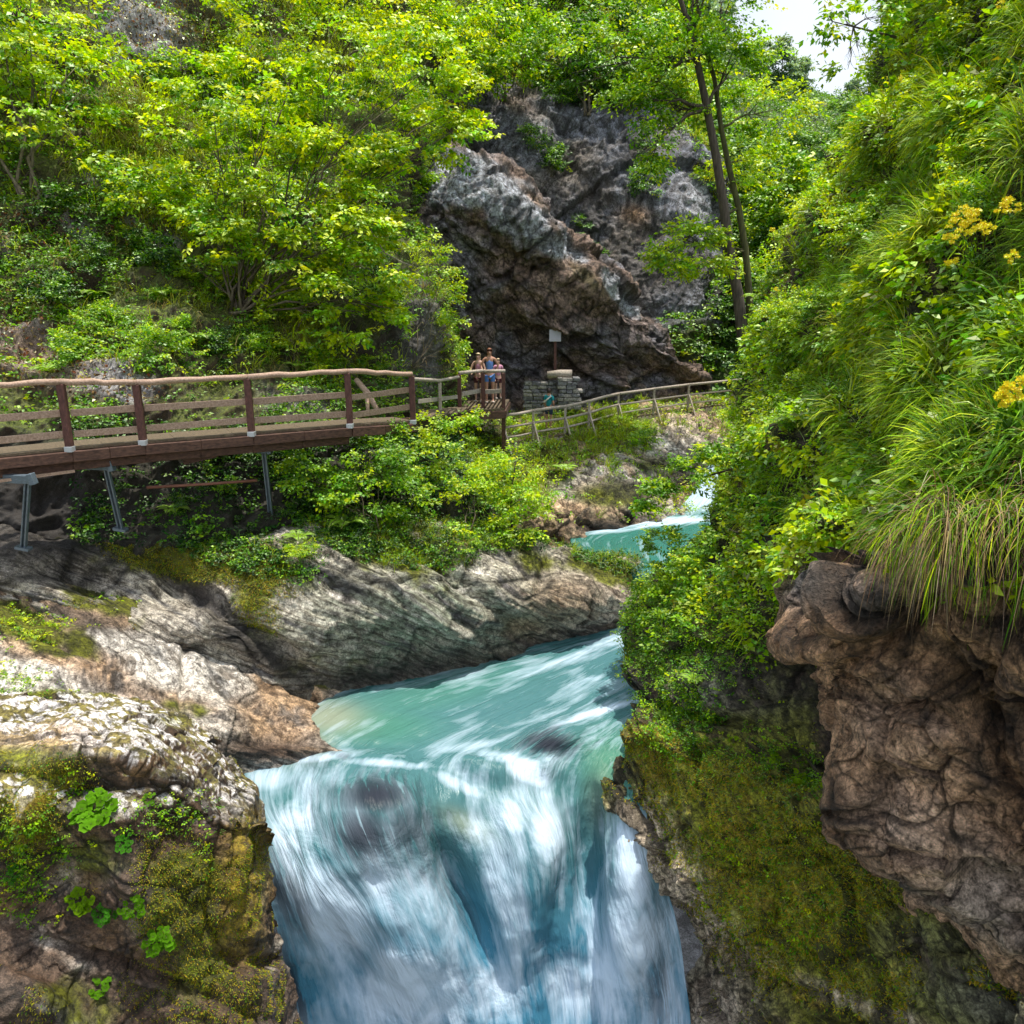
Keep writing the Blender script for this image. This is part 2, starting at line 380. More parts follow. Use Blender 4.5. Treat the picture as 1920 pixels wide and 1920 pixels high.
c = mixc(c, BROWN, splat(T, [(110,1130,140,40,.9,15),(500,1405,110,24,1),(300,1180,60,12,.6),(280,1310,60,30,.5)])*(.8+ns))
c = mixc(c, DARK*1.3, splat(T, [(340,1430,300,50,.7),(130,1160,120,18,.7,14),(170,1170,60,20,.8)]))
c = mixc(c, MOSS*.9, smooth(.4, .75, splat(T, [(60,1180,140,40,1,20),(200,1120,160,40,.9,10),(420,1190,160,22,.9,30),(560,1260,120,14,.9,25),(80,1330,120,40,.9),(330,1330,130,25,.6),(90,1370,150,25,1,10)])+.45*fbm(T.G*2.4, 4, 53)))
build_sheet(T, 'pale_rock_slabs', c, M_ROCKS)

# ---- near left boulder
n_rows = [
 [(-460,1300,11.4),(-100,1300,11.4),(60,1300,11.3),(160,1292,11.4),(280,1310,11.5),(370,1350,11.6),(420,1400,11.8),(462,1450,12.2)],
 [(-460,1370,9.9),(-100,1370,9.9),(60,1370,10.1),(160,1340,10.4),(280,1345,10.6),(390,1410,10.8),(450,1465,11),(500,1520,11.5)],
 [(-460,1420,8.7),(-100,1420,8.8),(50,1430,9.0),(150,1408,9.15),(260,1425,9.3),(400,1525,9.5),(475,1550,10),(508,1585,10.9)],
 [(-460,1436,8.62),(-100,1436,8.72),(50,1447,8.9),(150,1424,9.05),(260,1442,9.2),(400,1543,9.42),(478,1568,9.95),(509,1600,10.85)],
 [(-460,1500,8.3),(-100,1500,8.4),(50,1500,8.55),(150,1490,8.75),(260,1510,8.9),(395,1600,9.15),(480,1650,9.7),(515,1680,10.7)],
 [(-460,1650,8.2),(-100,1650,8.3),(50,1650,8.4),(150,1650,8.5),(260,1660,8.6),(390,1720,8.9),(475,1770,9.4),(522,1790,10.5)],
 [(-460,1790,7.8),(-100,1800,8.0),(50,1800,8.15),(150,1800,8.3),(260,1800,8.4),(390,1840,8.7),(490,1880,9.2),(542,1900,10.4)],
 [(-460,1900,7.2),(-100,1900,7.4),(50,1920,7.7),(150,1930,8.0),(260,1950,8.2),(390,1970,8.5),(500,2000,9.0),(560,2020,10.3)],
 [(-460,2100,6.8),(-100,2100,7),(50,2120,7.3),(150,2130,7.8),(260,2150,8.0),(390,2170,8.4),(510,2200,8.9),(580,2220,10.2)]]
Nb = sheet('N', n_rows, 500, 500, fac=((1.0, .09, .03), (3.2, .02, .008)), ang=.85, az=.3, amp=.3, bed=.045, bf=2.6, fine=.07, seed=8, wrap=.12, bumps=((170,1480,110,34,-.3,4),(150,1425,120,16,.12),(330,1560,60,22,-.2,35),(455,1600,18,120,.12,6),(405,1640,10,120,-.14,6),(270,1690,50,80,.18,-25),(60,1520,26,90,.2,10),(250,1830,220,14,-.22,18),(80,1880,200,40,.35,22),(480,1800,60,14,-.2),(330,1400,90,10,-.06,30),(100,1620,20,80,-.12,-20)))
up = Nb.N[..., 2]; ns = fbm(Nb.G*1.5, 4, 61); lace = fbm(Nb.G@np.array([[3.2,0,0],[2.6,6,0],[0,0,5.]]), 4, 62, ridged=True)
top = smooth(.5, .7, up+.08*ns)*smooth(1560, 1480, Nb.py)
c = mixc(np.broadcast_to(BROWN*.7, Nb.G.shape).copy(), OCHRE*.55, smooth(.05, .5, ns))
c = mixc(c, WHITE*.8, splat(Nb, [(270,1680,50,90,.8,-25),(310,1720,30,50,.9),(60,1780,80,50,.7),(200,1840,180,40,.7,15),(520,1800,40,50,.8),(530,1880,50,60,.9),(30,1880,180,50,1,20),(480,1680,20,120,.5),(110,1650,40,60,.4)])*(.1+1.1*smooth(0,.4,ns)))
c = mixc(c, MOSS*.6, smooth(.1, .6, ns+splat(Nb, [(340,1680,80,120,1.1),(380,1850,120,90,.9),(60,1540,70,120,1),(100,1850,160,40,.7,15),(250,1600,100,60,.5),(180,1900,100,40,.5)])-.25))
c = mixc(c, GOLD*.8, splat(Nb, [(460,1640,45,130,.9,8),(75,1480,50,110,.8,20),(450,1740,45,60,.7)])*(.5+.8*(lace > .1)))  # grazing gold sunlight painted along the river edge
c = mixc(c, C(.82,.79,.79), top)  # sunlit top painted bright here, shaded face painted dark above
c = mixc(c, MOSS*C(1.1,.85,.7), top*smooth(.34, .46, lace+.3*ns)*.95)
c = mixc(c, TAN*1.1, top*splat(Nb, [(30,1400,150,30,.8),(120,1370,60,20,.6)]))
c = mixc(c, MOSS*1.2, splat(Nb, [(30,1420,110,24,1),(80,1450,50,30,.9),(200,1290,130,14,.8),(340,1350,60,10,.5)]))
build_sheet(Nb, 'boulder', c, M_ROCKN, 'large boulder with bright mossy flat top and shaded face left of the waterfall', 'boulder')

# ---- right hillside (vegetated) running down into the mossy rock by the fall
r_rows = [
 [(1700,-220,18),(1790,-220,15),(1900,-220,12),(2050,-220,10),(2400,-220,8)],
 [(1655,80,18),(1740,90,14.5),(1830,100,11.5),(1980,100,9.2),(2400,100,6.8)],
 [(1570,320,18),(1660,340,14),(1780,350,10.5),(1920,360,8.2),(2350,360,5.8)],
 [(1455,560,18.5),(1570,570,13.5),(1700,580,10),(1880,590,7.5),(2300,600,5.2)],
 [(1375,800,17.6),(1480,790,13.8),(1590,790,10.3),(1780,800,7.4),(2250,800,4.9)],
 [(1325,960,16.2),(1400,955,13.8),(1500,950,10.6),(1680,950,7.3),(2150,950,4.8)],
 [(1215,1110,16.8),(1300,1100,13.6),(1420,1080,10.9),(1640,1060,8.0),(2100,1040,6)],
 [(1196,1230,15.6),(1290,1230,13),(1440,1220,11.2),(1700,1220,9.6),(2100,1220,8.4)],
 [(1200,1330,13.9),(1290,1350,12.6),(1460,1370,10.8),(1720,1400,9.2),(2100,1420,8)],
 [(1140,1470,12.7),(1250,1500,11.8),(1440,1540,10.0),(1720,1600,8.3),(2100,1650,7.2)],
 [(1170,1590,12.2),(1300,1640,11.0),(1490,1690,9.2),(1760,1740,7.6),(2150,1780,6.4)],
 [(1250,1720,11.7),(1370,1770,10.3),(1540,1820,8.6),(1800,1850,7.0),(2200,1880,5.8)],
 [(1275,1900,11.2),(1410,1940,9.5),(1600,1980,7.9),(1850,2000,6.4),(2250,2020,5.2)],
 [(1290,2120,10.9),(1440,2160,9.0),(1640,2200,7.4),(1900,2220,6.0),(2300,2240,5)]]
R = sheet('R', r_rows, 440, 800, fac=((.9, .28, .06), (2.4, .10, .03), (6., .03, .01)), ang=.75, az=-.2, amp=.6, bed=.22, bf=1.3, fine=.06, seed=10, wrap=.2, bumps=((1640,1330,200,80,-.6,15),(1480,1440,80,30,-.3,20),(1225,1400,50,60,.3),(1190,1260,30,60,.25),(1330,1345,90,10,-.25,12),(1350,1290,140,40,.2,10),(1300,1650,200,20,-.25,38),(1450,1840,200,22,-.25,28),(1400,1690,160,50,.3,35),(1560,1900,140,16,.25,25),(1270,1770,24,80,-.3),(1380,1540,30,90,.2,-30),(1600,700,60,60,-.35),(1640,920,80,60,-.45),(1760,820,70,60,-.3),(1850,640,60,50,-.25),(1700,520,80,50,.3),(1560,620,60,40,.35),(1500,830,60,40,.4),(1760,330,60,50,-.35),(1830,220,60,60,.3),(1690,250,50,60,.5),(1600,430,40,50,.5)))
up = R.N[..., 2]; ns = fbm(R.G*1.2, 4, 71); n2 = fbm(R.G*4, 4, 72, gain=.6)
hill = smooth(1330, 1120, R.py+60*ns)
c = mixc(np.broadcast_to(BROWN*.8, R.G.shape).copy(), MOSS*1.5, smooth(-.3, .35, ns*.7+n2*.6+splat(R, [(1450,1640,260,200,.9),(1300,1450,150,90,.6),(1600,1850,250,90,.5,25)])))
c = mixc(c, GOLD*1.4, smooth(.1, .5, n2+splat(R, [(1230,1400,60,70,.7),(1380,1620,60,140,.6,-25),(1400,1800,200,40,.6,30)])-.25)*.8)
c = mixc(c, GREY*.55, splat(R, [(1330,1290,160,70,.9),(1850,1880,200,80,.8,20),(1330,1890,90,110,1),(1290,1800,50,90,1),(1740,1760,150,60,.5)])*(.7+.6*ns))
BARE = splat(R, [(1195,1570,60,95,1.1,-25),(1255,1660,80,60,1.1,45),(1310,1740,70,34,1,35),(1340,1880,100,130,.8),(1590,1880,100,16,.8,22)])
c = mixc(c, C(.52,.42,.33), BARE*(.6+.6*smooth(-.3,.3,n2)))
c = mixc(c, WHITE*C(.95,.84,.7), splat(R, [(1190,1580,50,80,1,30),(1260,1680,70,50,1,40),(1330,1730,60,30,.9,30),(1400,1790,40,12,.9,20),(1590,1870,90,14,.9,22),(1700,1910,60,14,.8,22),(1240,1620,60,60,.8)])*(.55+.7*smooth(-.3,.3,n2)))
c = mixc(c, DARK*1.2, splat(R, [(1160,1450,30,60,.9),(1190,1270,24,70,.8),(1620,1330,230,100,.8,20),(1500,1440,90,40,.6,20),(1640,1560,140,80,.7,40),(1480,1230,160,60,.7),(1300,1345,80,12,.6,15)]))  # includes shade painted into the recess beneath the crag
hc = mixc(np.broadcast_to(SOIL, R.G.shape).copy(), C(.07,.085,.015), smooth(-.2, .4, ns))
c = mixc(c, hc*(.5+.5*smooth(-.4,.3,n2))[..., None], hill)
build_sheet(R, 'right_hillside', c, M_ROCK)

# ---- brown overhanging crag, near right
o_rows = [
 [(1540,1020,11),(1560,1045,8.0),(1640,1035,6.9),(1730,1000,6.3),(1920,960,5.0),(2400,920,3.9)],
 [(1540,1090,10.6),(1556,1105,7.7),(1640,1100,6.6),(1720,1060,6.0),(1920,1040,5.0),(2400,1020,3.9)],
 [(1545,1160,10.2),(1560,1170,7.7),(1640,1180,6.8),(1740,1160,6.2),(1920,1150,5.4),(2400,1150,4.2)],
 [(1580,1235,9.8),(1600,1250,7.6),(1660,1260,6.8),(1780,1280,6.2),(1930,1270,5.7),(2400,1270,4.7)],
 [(1585,1350,9.4),(1605,1360,7.2),(1680,1390,6.5),(1790,1400,6.1),(1940,1400,5.7),(2400,1400,4.7)],
 [(1610,1480,9.0),(1632,1490,6.9),(1720,1520,6.3),(1820,1540,6.0),(1960,1550,5.5),(2400,1550,4.6)],
 [(1690,1600,8.6),(1705,1612,6.6),(1790,1650,6.1),(1870,1670,5.8),(2000,1690,5.3),(2400,1700,4.6)],
 [(1790,1720,8.2),(1806,1735,6.3),(1880,1770,5.9),(1940,1790,5.6),(2040,1810,5.2),(2400,1830,4.6)],
 [(1930,1800,7.9),(1945,1815,6.0),(2000,1850,5.7),(2060,1880,5.5),(2140,1900,5.1),(2450,1930,4.6)]]
O = sheet('O', o_rows, 520, 520, fac=((.55, .38, .05), (1.5, .13, .03), (5., .03, .01)), ang=.8, az=-.3, amp=.42, bed=.05, bf=1.3, fine=.10, seed=14, wrap=.35, big=.8, bumps=((1640,1110,50,46,.38),(1512,1095,46,50,.28),(1565,1180,34,28,.22),(1590,1060,60,12,-.2),(1720,1160,90,14,-.3,-35),(1700,1240,190,34,.35,32),(1830,1340,18,150,-.4,-22),(1740,1380,60,50,.3),(1790,1560,120,50,.3,42),(1880,1150,60,60,-.4),(1890,1340,60,50,-.3),(1660,1480,20,50,.2),(1860,1640,120,14,-.2,40),(1720,1040,60,20,.2)))
ns = fbm(O.G*1.6, 4, 81); n2 = fbm(O.sc*np.array([1.5, 1.5, 9]), 4, 82)
c = mixc(np.broadcast_to(C(.52,.31,.175), O.G.shape).copy(), BROWN*1.1, smooth(-.2, .5, ns))
c = mixc(c, C(.66,.53,.44), splat(O, [(1780,1620,180,90,.9,40),(1850,1730,120,50,1,35),(1640,1350,60,90,.6,20),(1700,1430,120,80,.4)])*(.7+.6*ns))
c = mixc(c, OCHRE*.9, splat(O, [(1600,1260,80,60,.8,40),(1620,1430,40,60,.6),(1870,1400,40,200,.5,-20),(1680,1200,120,40,.6)])*(.6+ns))
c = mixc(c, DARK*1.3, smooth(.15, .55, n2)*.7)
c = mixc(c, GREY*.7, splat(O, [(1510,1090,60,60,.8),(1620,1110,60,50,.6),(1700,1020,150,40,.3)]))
c = mixc(c, DARK, splat(O, [(1760,1090,150,45,.9,-20),(1700,1190,120,16,.6,20),(1620,1150,30,40,.5),(1890,1350,60,50,.8),(1900,1180,70,50,.7),(1820,1240,120,20,.6,30),(1840,1450,20,100,.7,-20),(1680,1100,30,40,.5)]))  # shade in the crag's recesses painted dark
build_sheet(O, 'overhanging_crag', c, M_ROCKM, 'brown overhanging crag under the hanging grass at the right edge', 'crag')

# ---- bank on the far side, between upper river and path
c_rows = [
 [(600,770,22),(800,770,25),(950,785,28.5),(1080,770,30),(1200,765,31.8),(1330,755,33.5),(1500,740,36)],
 [(640,810,20.6),(800,800,23.5),(950,815,26.3),(1080,800,28),(1200,790,30),(1330,780,32),(1500,765,34)],
 [(640,870,19.8),(800,860,22),(950,865,24.2),(1080,845,26),(1200,835,28),(1330,825,29.5),(1500,810,31)],
 [(700,935,19),(820,925,20.7),(950,920,22.3),(1080,905,24),(1200,895,25.6),(1300,880,27),(1480,865,29)],
 [(750,990,18.6),(850,980,19.7),(950,970,20.9),(1050,968,22),(1150,960,23.2),(1240,950,24.6),(1420,925,27)],
 [(780,1040,18.4),(870,1035,19.1),(960,1032,20),(1060,1018,21.2),(1140,1000,22.4),(1220,982,23.6),(1400,955,25.5)],
 [(800,1100,18.3),(900,1100,18.9),(1000,1100,19.8),(1090,1080,20.9),(1160,1060,22),(1240,1030,23.2),(1400,1000,25)]]
Cs = sheet('C', c_rows, 360, 260, fac=((.6, .25, .06), (2.2, .07, .02)), ang=.62, az=.3, amp=.6, bed=.22, bf=1.5, fine=.08, seed=16)
ns = fbm(Cs.G*.9, 4, 91)
c = mixc(np.broadcast_to(TAN*.95, Cs.G.shape).copy(), WHITE*1.1, smooth(-.1, .5, ns)+splat(Cs, [(1270,840,80,60,.8)]))
c = mixc(c, MOSS*.8, smooth(.2, .7, splat(Cs, [(800,900,220,120,1.2),(950,850,140,70,1),(1120,800,120,40,1),(1150,930,90,30,.7),(1230,870,60,20,.6)])+.4*ns))
c = mixc(c, DARK*1.2, splat(Cs, [(1160,980,100,16,.8,-8),(1180,920,80,24,.6,20),(900,790,60,30,.8),(1300,900,80,40,.5)]))
build_sheet(Cs, 'far_rock_bank', c, M_ROCKFAR)

# ---- grey cliff above the path
k_rows = [
 [(700,-260,52),(850,-260,54),(1000,-260,55),(1120,-260,57),(1220,-260,60),(1330,-260,66),(1450,-260,80)],
 [(720,0,45),(850,0,47),(960,0,49),(1060,0,50),(1150,0,53),(1210,0,57),(1260,0,75)],
 [(720,120,41),(850,120,42),(960,120,43),(1080,120,44),(1180,110,46),(1235,110,50),(1260,110,62)],
 [(720,220,39),(850,220,38.5),(960,220,39),(1080,220,39.5),(1190,215,41),(1290,230,44),(1310,230,54)],
 [(720,350,38),(850,350,37.5),(960,350,37.5),(1080,350,38),(1200,350,38),(1318,350,40),(1340,350,50)],
 [(720,500,37),(850,500,37),(960,500,37),(1080,500,37),(1200,500,36.5),(1338,500,38),(1362,500,48)],
 [(720,600,36),(850,600,36),(960,600,36),(1080,600,36),(1200,600,35.5),(1320,570,36),(1400,590,44)],
 [(720,720,34),(850,720,34),(960,720,34.5),(1080,720,34.5),(1200,720,34.5),(1330,700,35),(1430,700,40)],
 [(720,820,32),(850,820,32),(960,820,32),(1080,820,32.5),(1200,820,33),(1330,820,34),(1430,820,37)]]
K = sheet('K', k_rows, 340, 460, fac=((.14, .9, .1), (.45, .2, .05), (1.6, .05, .02)), ang=-.9, az=.2, amp=1.1, bed=.14, bf=.8, fine=.12, seed=18, big=.16)
up = K.N[..., 2]; ns = fbm(K.G*.35, 4, 95); n2 = fbm(K.G*1.4, 4, 96)
c = mixc(np.broadcast_to(C(.20,.21,.25), K.G.shape).copy(), C(.22,.19,.17), smooth(-.1, .4, ns))
c = mixc(c, DARK*1.6, smooth(.05, .45, n2)*.5)
c = mixc(c, DARK*1.5, splat(K, [(1240,500,90,60,.75),(1120,380,30,120,.5,20),(900,260,30,80,.5)]))
c = mixc(c, OCHRE*.7, splat(K, [(1190,400,30,20,.8),(980,200,40,20,.5,30)]))
c = mixc(c, C(.42,.42,.45), splat(K, [(1300,380,26,60,.8,-25),(1260,320,30,30,.5),(1010,240,40,30,.5)]))
c = mixc(c, C(.10,.13,.02), smooth(.4, .8, splat(K, [(960,60,330,90,1.6),(1120,150,160,60,.9),(1040,130,100,60,.8),(1300,640,110,60,.9),(1280,200,40,70,.8)])+.3*n2))
build_sheet(K, 'grey_cliff', c, M_ROCKFAR)

# ---- domed rock with the hollow under it
d_rows = [
 [(740,360,37),(850,330,37),(940,340,37),(1000,400,37),(1060,480,37),(1130,530,37),(1200,600,37),(1270,680,37.5),(1350,720,38)],
 [(745,370,31),(850,297,32),(930,303,32),(1005,362,32),(1058,440,32),(1125,492,32.5),(1195,556,33),(1262,640,33.5),(1340,705,34.5)],
 [(755,440,28.7),(850,378,29),(925,392,29),(992,432,29.1),(1042,492,29.4),(1120,548,30),(1190,600,31),(1258,668,32.2),(1335,712,33.6)],
 [(765,510,29.0),(860,475,29.4),(930,485,29.5),(995,520,29.7),(1055,560,30),(1125,602,30.7),(1190,642,31.5),(1258,688,32.5),(1335,722,33.9)],
 [(780,640,29.6),(870,640,30.1),(930,640,30.3),(1000,650,30.5),(1060,660,30.9),(1130,670,31.4),(1200,690,32.8),(1260,708,33.2),(1335,732,34)],
 [(780,790,29.4),(870,790,30),(930,790,30.4),(1000,790,30.8),(1060,790,31.1),(1130,785,31.5),(1200,780,32),(1260,775,32.6),(1335,765,33.6)]]
D = sheet('D', d_rows, 400, 320, fac=((.25, .55, .08), (.8, .18, .04), (2.4, .04, .01)), ang=.5, az=.2, amp=.75, bed=.3, bf=.9, fine=.2, seed=22, big=.3, bumps=((960,540,140,40,.6,20),(880,600,60,60,.5),(1060,600,80,40,.6,20),(1150,640,70,30,.5,20),(950,650,60,30,.4),(1010,400,60,14,-.4,45)))
up = D.N[..., 2]; ns = fbm(D.G*.5, 4, 97); n2 = fbm(D.G*1.6, 4, 98)
c = mixc(np.broadcast_to(C(.29,.20,.16), D.G.shape).copy(), C(.27,.26,.30), smooth(-.1, .4, ns))
c = mixc(c, DARK*1.4, smooth(.1, .5, n2)*.5)
lit = splat(D, [(860,335,110,60,1.2,12),(960,385,100,48,1.2,40),(1030,440,60,32,1.1,50),(1085,480,30,20,.7,40),(1165,550,60,22,1.1,52)])  # sunlit band along the crest, painted into the colour
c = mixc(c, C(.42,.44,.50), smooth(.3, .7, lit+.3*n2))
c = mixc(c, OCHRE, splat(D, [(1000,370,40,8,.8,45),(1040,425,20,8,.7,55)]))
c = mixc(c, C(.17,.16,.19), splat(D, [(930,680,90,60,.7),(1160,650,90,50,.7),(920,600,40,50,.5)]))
c = mixc(c, MOSS*.6, splat(D, [(1100,520,40,14,.6,40)]))
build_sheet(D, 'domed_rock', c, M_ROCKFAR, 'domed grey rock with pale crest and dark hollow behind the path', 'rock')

# ---- far wooded valley side
e_rows = [
 [(1060,-200,125),(1300,40,130),(1450,160,130),(1560,200,125),(1680,240,110),(1900,230,95)],
 [(1080,-60,95),(1300,60,98),(1450,165,98),(1560,205,92),(1670,250,84),(1900,230,70)],
 [(1150,150,75),(1300,200,76),(1450,240,72),(1550,280,67),(1660,320,58),(1900,300,46)],
 [(1230,370,56),(1310,370,55),(1450,390,51),(1550,420,46),(1650,440,40),(1900,440,30)],
 [(1290,520,43),(1350,530,42),(1430,540,39),(1530,560,34),(1650,570,29),(1900,570,23)],
 [(1320,640,38),(1380,640,36),(1440,650,33),(1530,660,28),(1650,660,24),(1900,660,20)],
 [(1330,760,34.5),(1400,760,32.5),(1460,770,30),(1550,780,26),(1650,780,22),(1900,780,18)],
 [(1330,900,30),(1400,900,28.5),(1500,900,26),(1560,900,23),(1650,900,20),(1900,900,16)]]
E = sheet('E', e_rows, 200, 220, amp=1.5, bed=.3, bf=.4, fine=.2, seed=26, big=.1)
ns = fbm(E.G*.3, 4, 99)
c = mixc(np.broadcast_to(C(.05,.08,.02), E.G.shape).copy(), C(.08,.12,.03), smooth(-.2, .4, ns))
build_sheet(E, 'valley_side', c, M_SOIL)

# ---- gorge floor out of sight and the ground beyond
def slab(name, x0, x1, y0, y1, z, col, mat, n=60, amp=2.):
    X, Y = np.meshgrid(np.linspace(x0, x1, n), np.linspace(y0, y1, n))
    P = np.stack([X, Y, np.zeros_like(X)+z], -1)
    P[..., 2] += amp*fbm(P*.02, 4, 5)
    o = mesh_np(name, P.reshape(-1, 3), gridfaces(n, n), mat, np.broadcast_to(col, P.shape).reshape(-1, 3), True, {'sc': P.reshape(-1, 3)})
    return tag(o, kind='structure')
slab('ground', -900, 900, -300, 1500, -9, C(.06, .08, .03), M_SOIL)
slab('gorge_floor', -14, 9, 3, 60, CZ-14.6, GREY*.5, M_ROCK, amp=.5)
# far ridge behind everything
X, Y = np.meshgrid(np.linspace(-400, 500, 120), np.linspace(125, 420, 50))
P = np.stack([X, Y, CZ-12+np.clip((Y-125)/295, 0, 1)**.9*22+0*X], -1)
P[..., 2] += 46*smooth(-10, -120, P[..., 0])+10*smooth(110, 240, P[..., 0])+6*fbm(P*.02, 4, 44)
tag(mesh_np('far_ridge', P.reshape(-1, 3), gridfaces(50, 120), M_SOIL, np.broadcast_to(C(.05, .09, .05), P.shape).reshape(-1, 3), True, {'sc': P.reshape(-1, 3)}), kind='structure')
# ================================================================ water
def water_mat():
    m, nt, out = newmat('river_water')
    fl = N(nt, 'Attribute', _attribute_name='flow'); a = N(nt, 'Attribute', _attribute_name='Col'); fo = N(nt, 'Attribute', _attribute_name='foam'); dk = N(nt, 'Attribute', _attribute_name='rockshow')
    geo = N(nt, 'NewGeometry')
    def nz(scale, sx, sy, det=6, rough=.6, off=0):
        mp = N(nt, 'Mapping'); mp.inputs['Scale'].default_value = (sx, sy, 1); mp.inputs['Location'].default_value = (off, off*.7, off)
        L(nt, fl, 'Vector', mp, 0)
        n = N(nt, 'TexNoise', Scale=scale, Detail=det, Roughness=rough, Distortion=.35); L(nt, mp, 0, n, 'Vector'); return n
    n1 = nz(1, 34, 3.2, 6, .62); n2 = nz(1, 120, 6, 4, .6, 3.3); n3 = nz(1, 11, 2.4, 6, .6, 7.7); n3.inputs['Distortion'].default_value = .7
    def madd(x, k, y=None, c=0.):
        q = N(nt, 'Math', _operation='MULTIPLY_ADD'); L(nt, x, 0, q, 0); q.inputs[1].default_value = k
        if y is not None: L(nt, y, 0, q, 2)
        else: q.inputs[2].default_value = c
        return q
    s = madd(n1, .9, None, -.45); s = madd(n2, .55, s); s = madd(n3, 1.5, s); s = madd(s, 1, None, -1.02)
    ff = N(nt, 'Math', _operation='ADD'); L(nt, fo, 'Fac', ff, 0); L(nt, s, 0, ff, 1)
    r = ramp(nt, [(.18, (0, 0, 0)), (.5, (.42,)*3), (.85, (1, 1, 1))]); L(nt, ff, 0, r, 0)
    mx = N(nt, 'Mix', _data_type='RGBA'); mx.inputs[7].default_value = (.62, .76, .92, 1)
    L(nt, r, 0, mx, 0); L(nt, a, 'Color', mx, 6)
    d2 = N(nt, 'Math', _operation='MULTIPLY_ADD'); L(nt, n2, 0, d2, 0); d2.inputs[1].default_value = 4.5; d2.inputs[2].default_value = -2.1
    d3 = N(nt, 'Math', _operation='ADD'); L(nt, dk, 'Fac', d3, 0); L(nt, d2, 0, d3, 1)
    rk = ramp(nt, [(.2, (0, 0, 0)), (.7, (1, 1, 1))]); L(nt, d3, 0, rk, 0)
    dm = N(nt, 'Math', _operation='MULTIPLY'); L(nt, rk, 0, dm, 0); L(nt, dk, 'Fac', dm, 1)
    m2 = N(nt, 'Mix', _data_type='RGBA'); m2.inputs[7].default_value = (.03, .03, .045, 1)
    L(nt, dm, 0, m2, 0); L(nt, mx, 2, m2, 6)
    p = N(nt, 'BsdfPrincipled', IOR=1.33)
    rr = N(nt, 'MapRange'); rr.inputs[3].default_value = .26; rr.inputs[4].default_value = .6; L(nt, r, 0, rr, 0)
    sp = N(nt, 'MapRange'); sp.inputs[3].default_value = .38; sp.inputs[4].default_value = .05; L(nt, dm, 0, sp, 0); L(nt, sp, 0, p, 'Specular IOR Level')
    L(nt, rr, 0, p, 'Roughness'); L(nt, m2, 2, p, 'Base Color')
    p.inputs['Subsurface Weight'].default_value = .0
    b = N(nt, 'Bump', Strength=.5, Distance=.12); L(nt, s, 0, b, 'Height'); L(nt, b, 0, p, 'Normal')
    L(nt, p, 0, out, 'Surface')
    return m
M_WATER = water_mat()
def stream(name, lines, nu, nv, ztop=None, bumps=(), foam=(), basef=None, rock=(), colf=None, seed=1, amp=.05):
    R = np.array(lines)          # streamlines x K x 3
    G = cat1(R, nu)              # across
    G = cat1(G.transpose(1, 0, 2), nv)   # along: nv x nu
    s = Sheet(); s.G = G; s.px, s.py, s.dep = proj(G); s.N = normals(G)
    v = np.array([0, 0, CZ])-G
    if (np.sum(s.N*v, -1) > 0).mean() < .5: s.N = -s.N
    U, Vv = np.meshgrid(np.linspace(0, 1, nu), np.linspace(0, 1, nv))
    ln = np.concatenate([[0], np.cumsum(np.linalg.norm(np.diff(G[:, nu//2], axis=0), axis=1))]); Vm = np.broadcast_to((ln/4)[:, None], U.shape)
    d = np.zeros(U.shape)
    for q in bumps: d += q[4]*splat(s, [(q[0], q[1], q[2], q[3], 1)+tuple(q[5:])])
    fl = np.stack([U*30, Vm*4, U*0], -1)
    d += .10*smooth(1330, 1420, s.py)*fbm(s.G*1.2, 3, seed+11)*(name == 'river')
    d += amp*fbm(fl*np.array([1, .45, 1]), 4, seed)+amp*.7*fbm(s.G*1.6, 3, seed+3)
    G = G+s.N*d[..., None]; s.G = G; s.px, s.py, s.dep = proj(G)
    f = splat(s, foam) if len(foam) else np.zeros(U.shape)
    f = np.maximum(f, basef(s)) if basef else f
    r = splat(s, rock) if len(rock) else np.zeros(U.shape)
    c = colf(s)
    flow = np.stack([U, Vm, d*2], -1)
    s.N = normals(G); s.key = name
    o = mesh_np(name, G.reshape(-1, 3), gridfaces(nv, nu), M_WATER, c.reshape(-1, 3), True,
                {'flow': flow.reshape(-1, 3), 'foam': f.ravel(), 'rockshow': r.ravel()})
    return tag(o, kind='structure')
POOL = -8.0
def zt(py):
    ys = [1100, 1200, 1300, 1380, 1430, 1480, 1540, 1600, 1750, 1920, 2060, 2300]
    zs = [-7.85, -7.9, -7.97, -8.07, -8.23, -8.48, -8.93, -9.42, -10.6, -12.1, -13.2, -14.6]
    return float(np.interp(py, ys, zs))
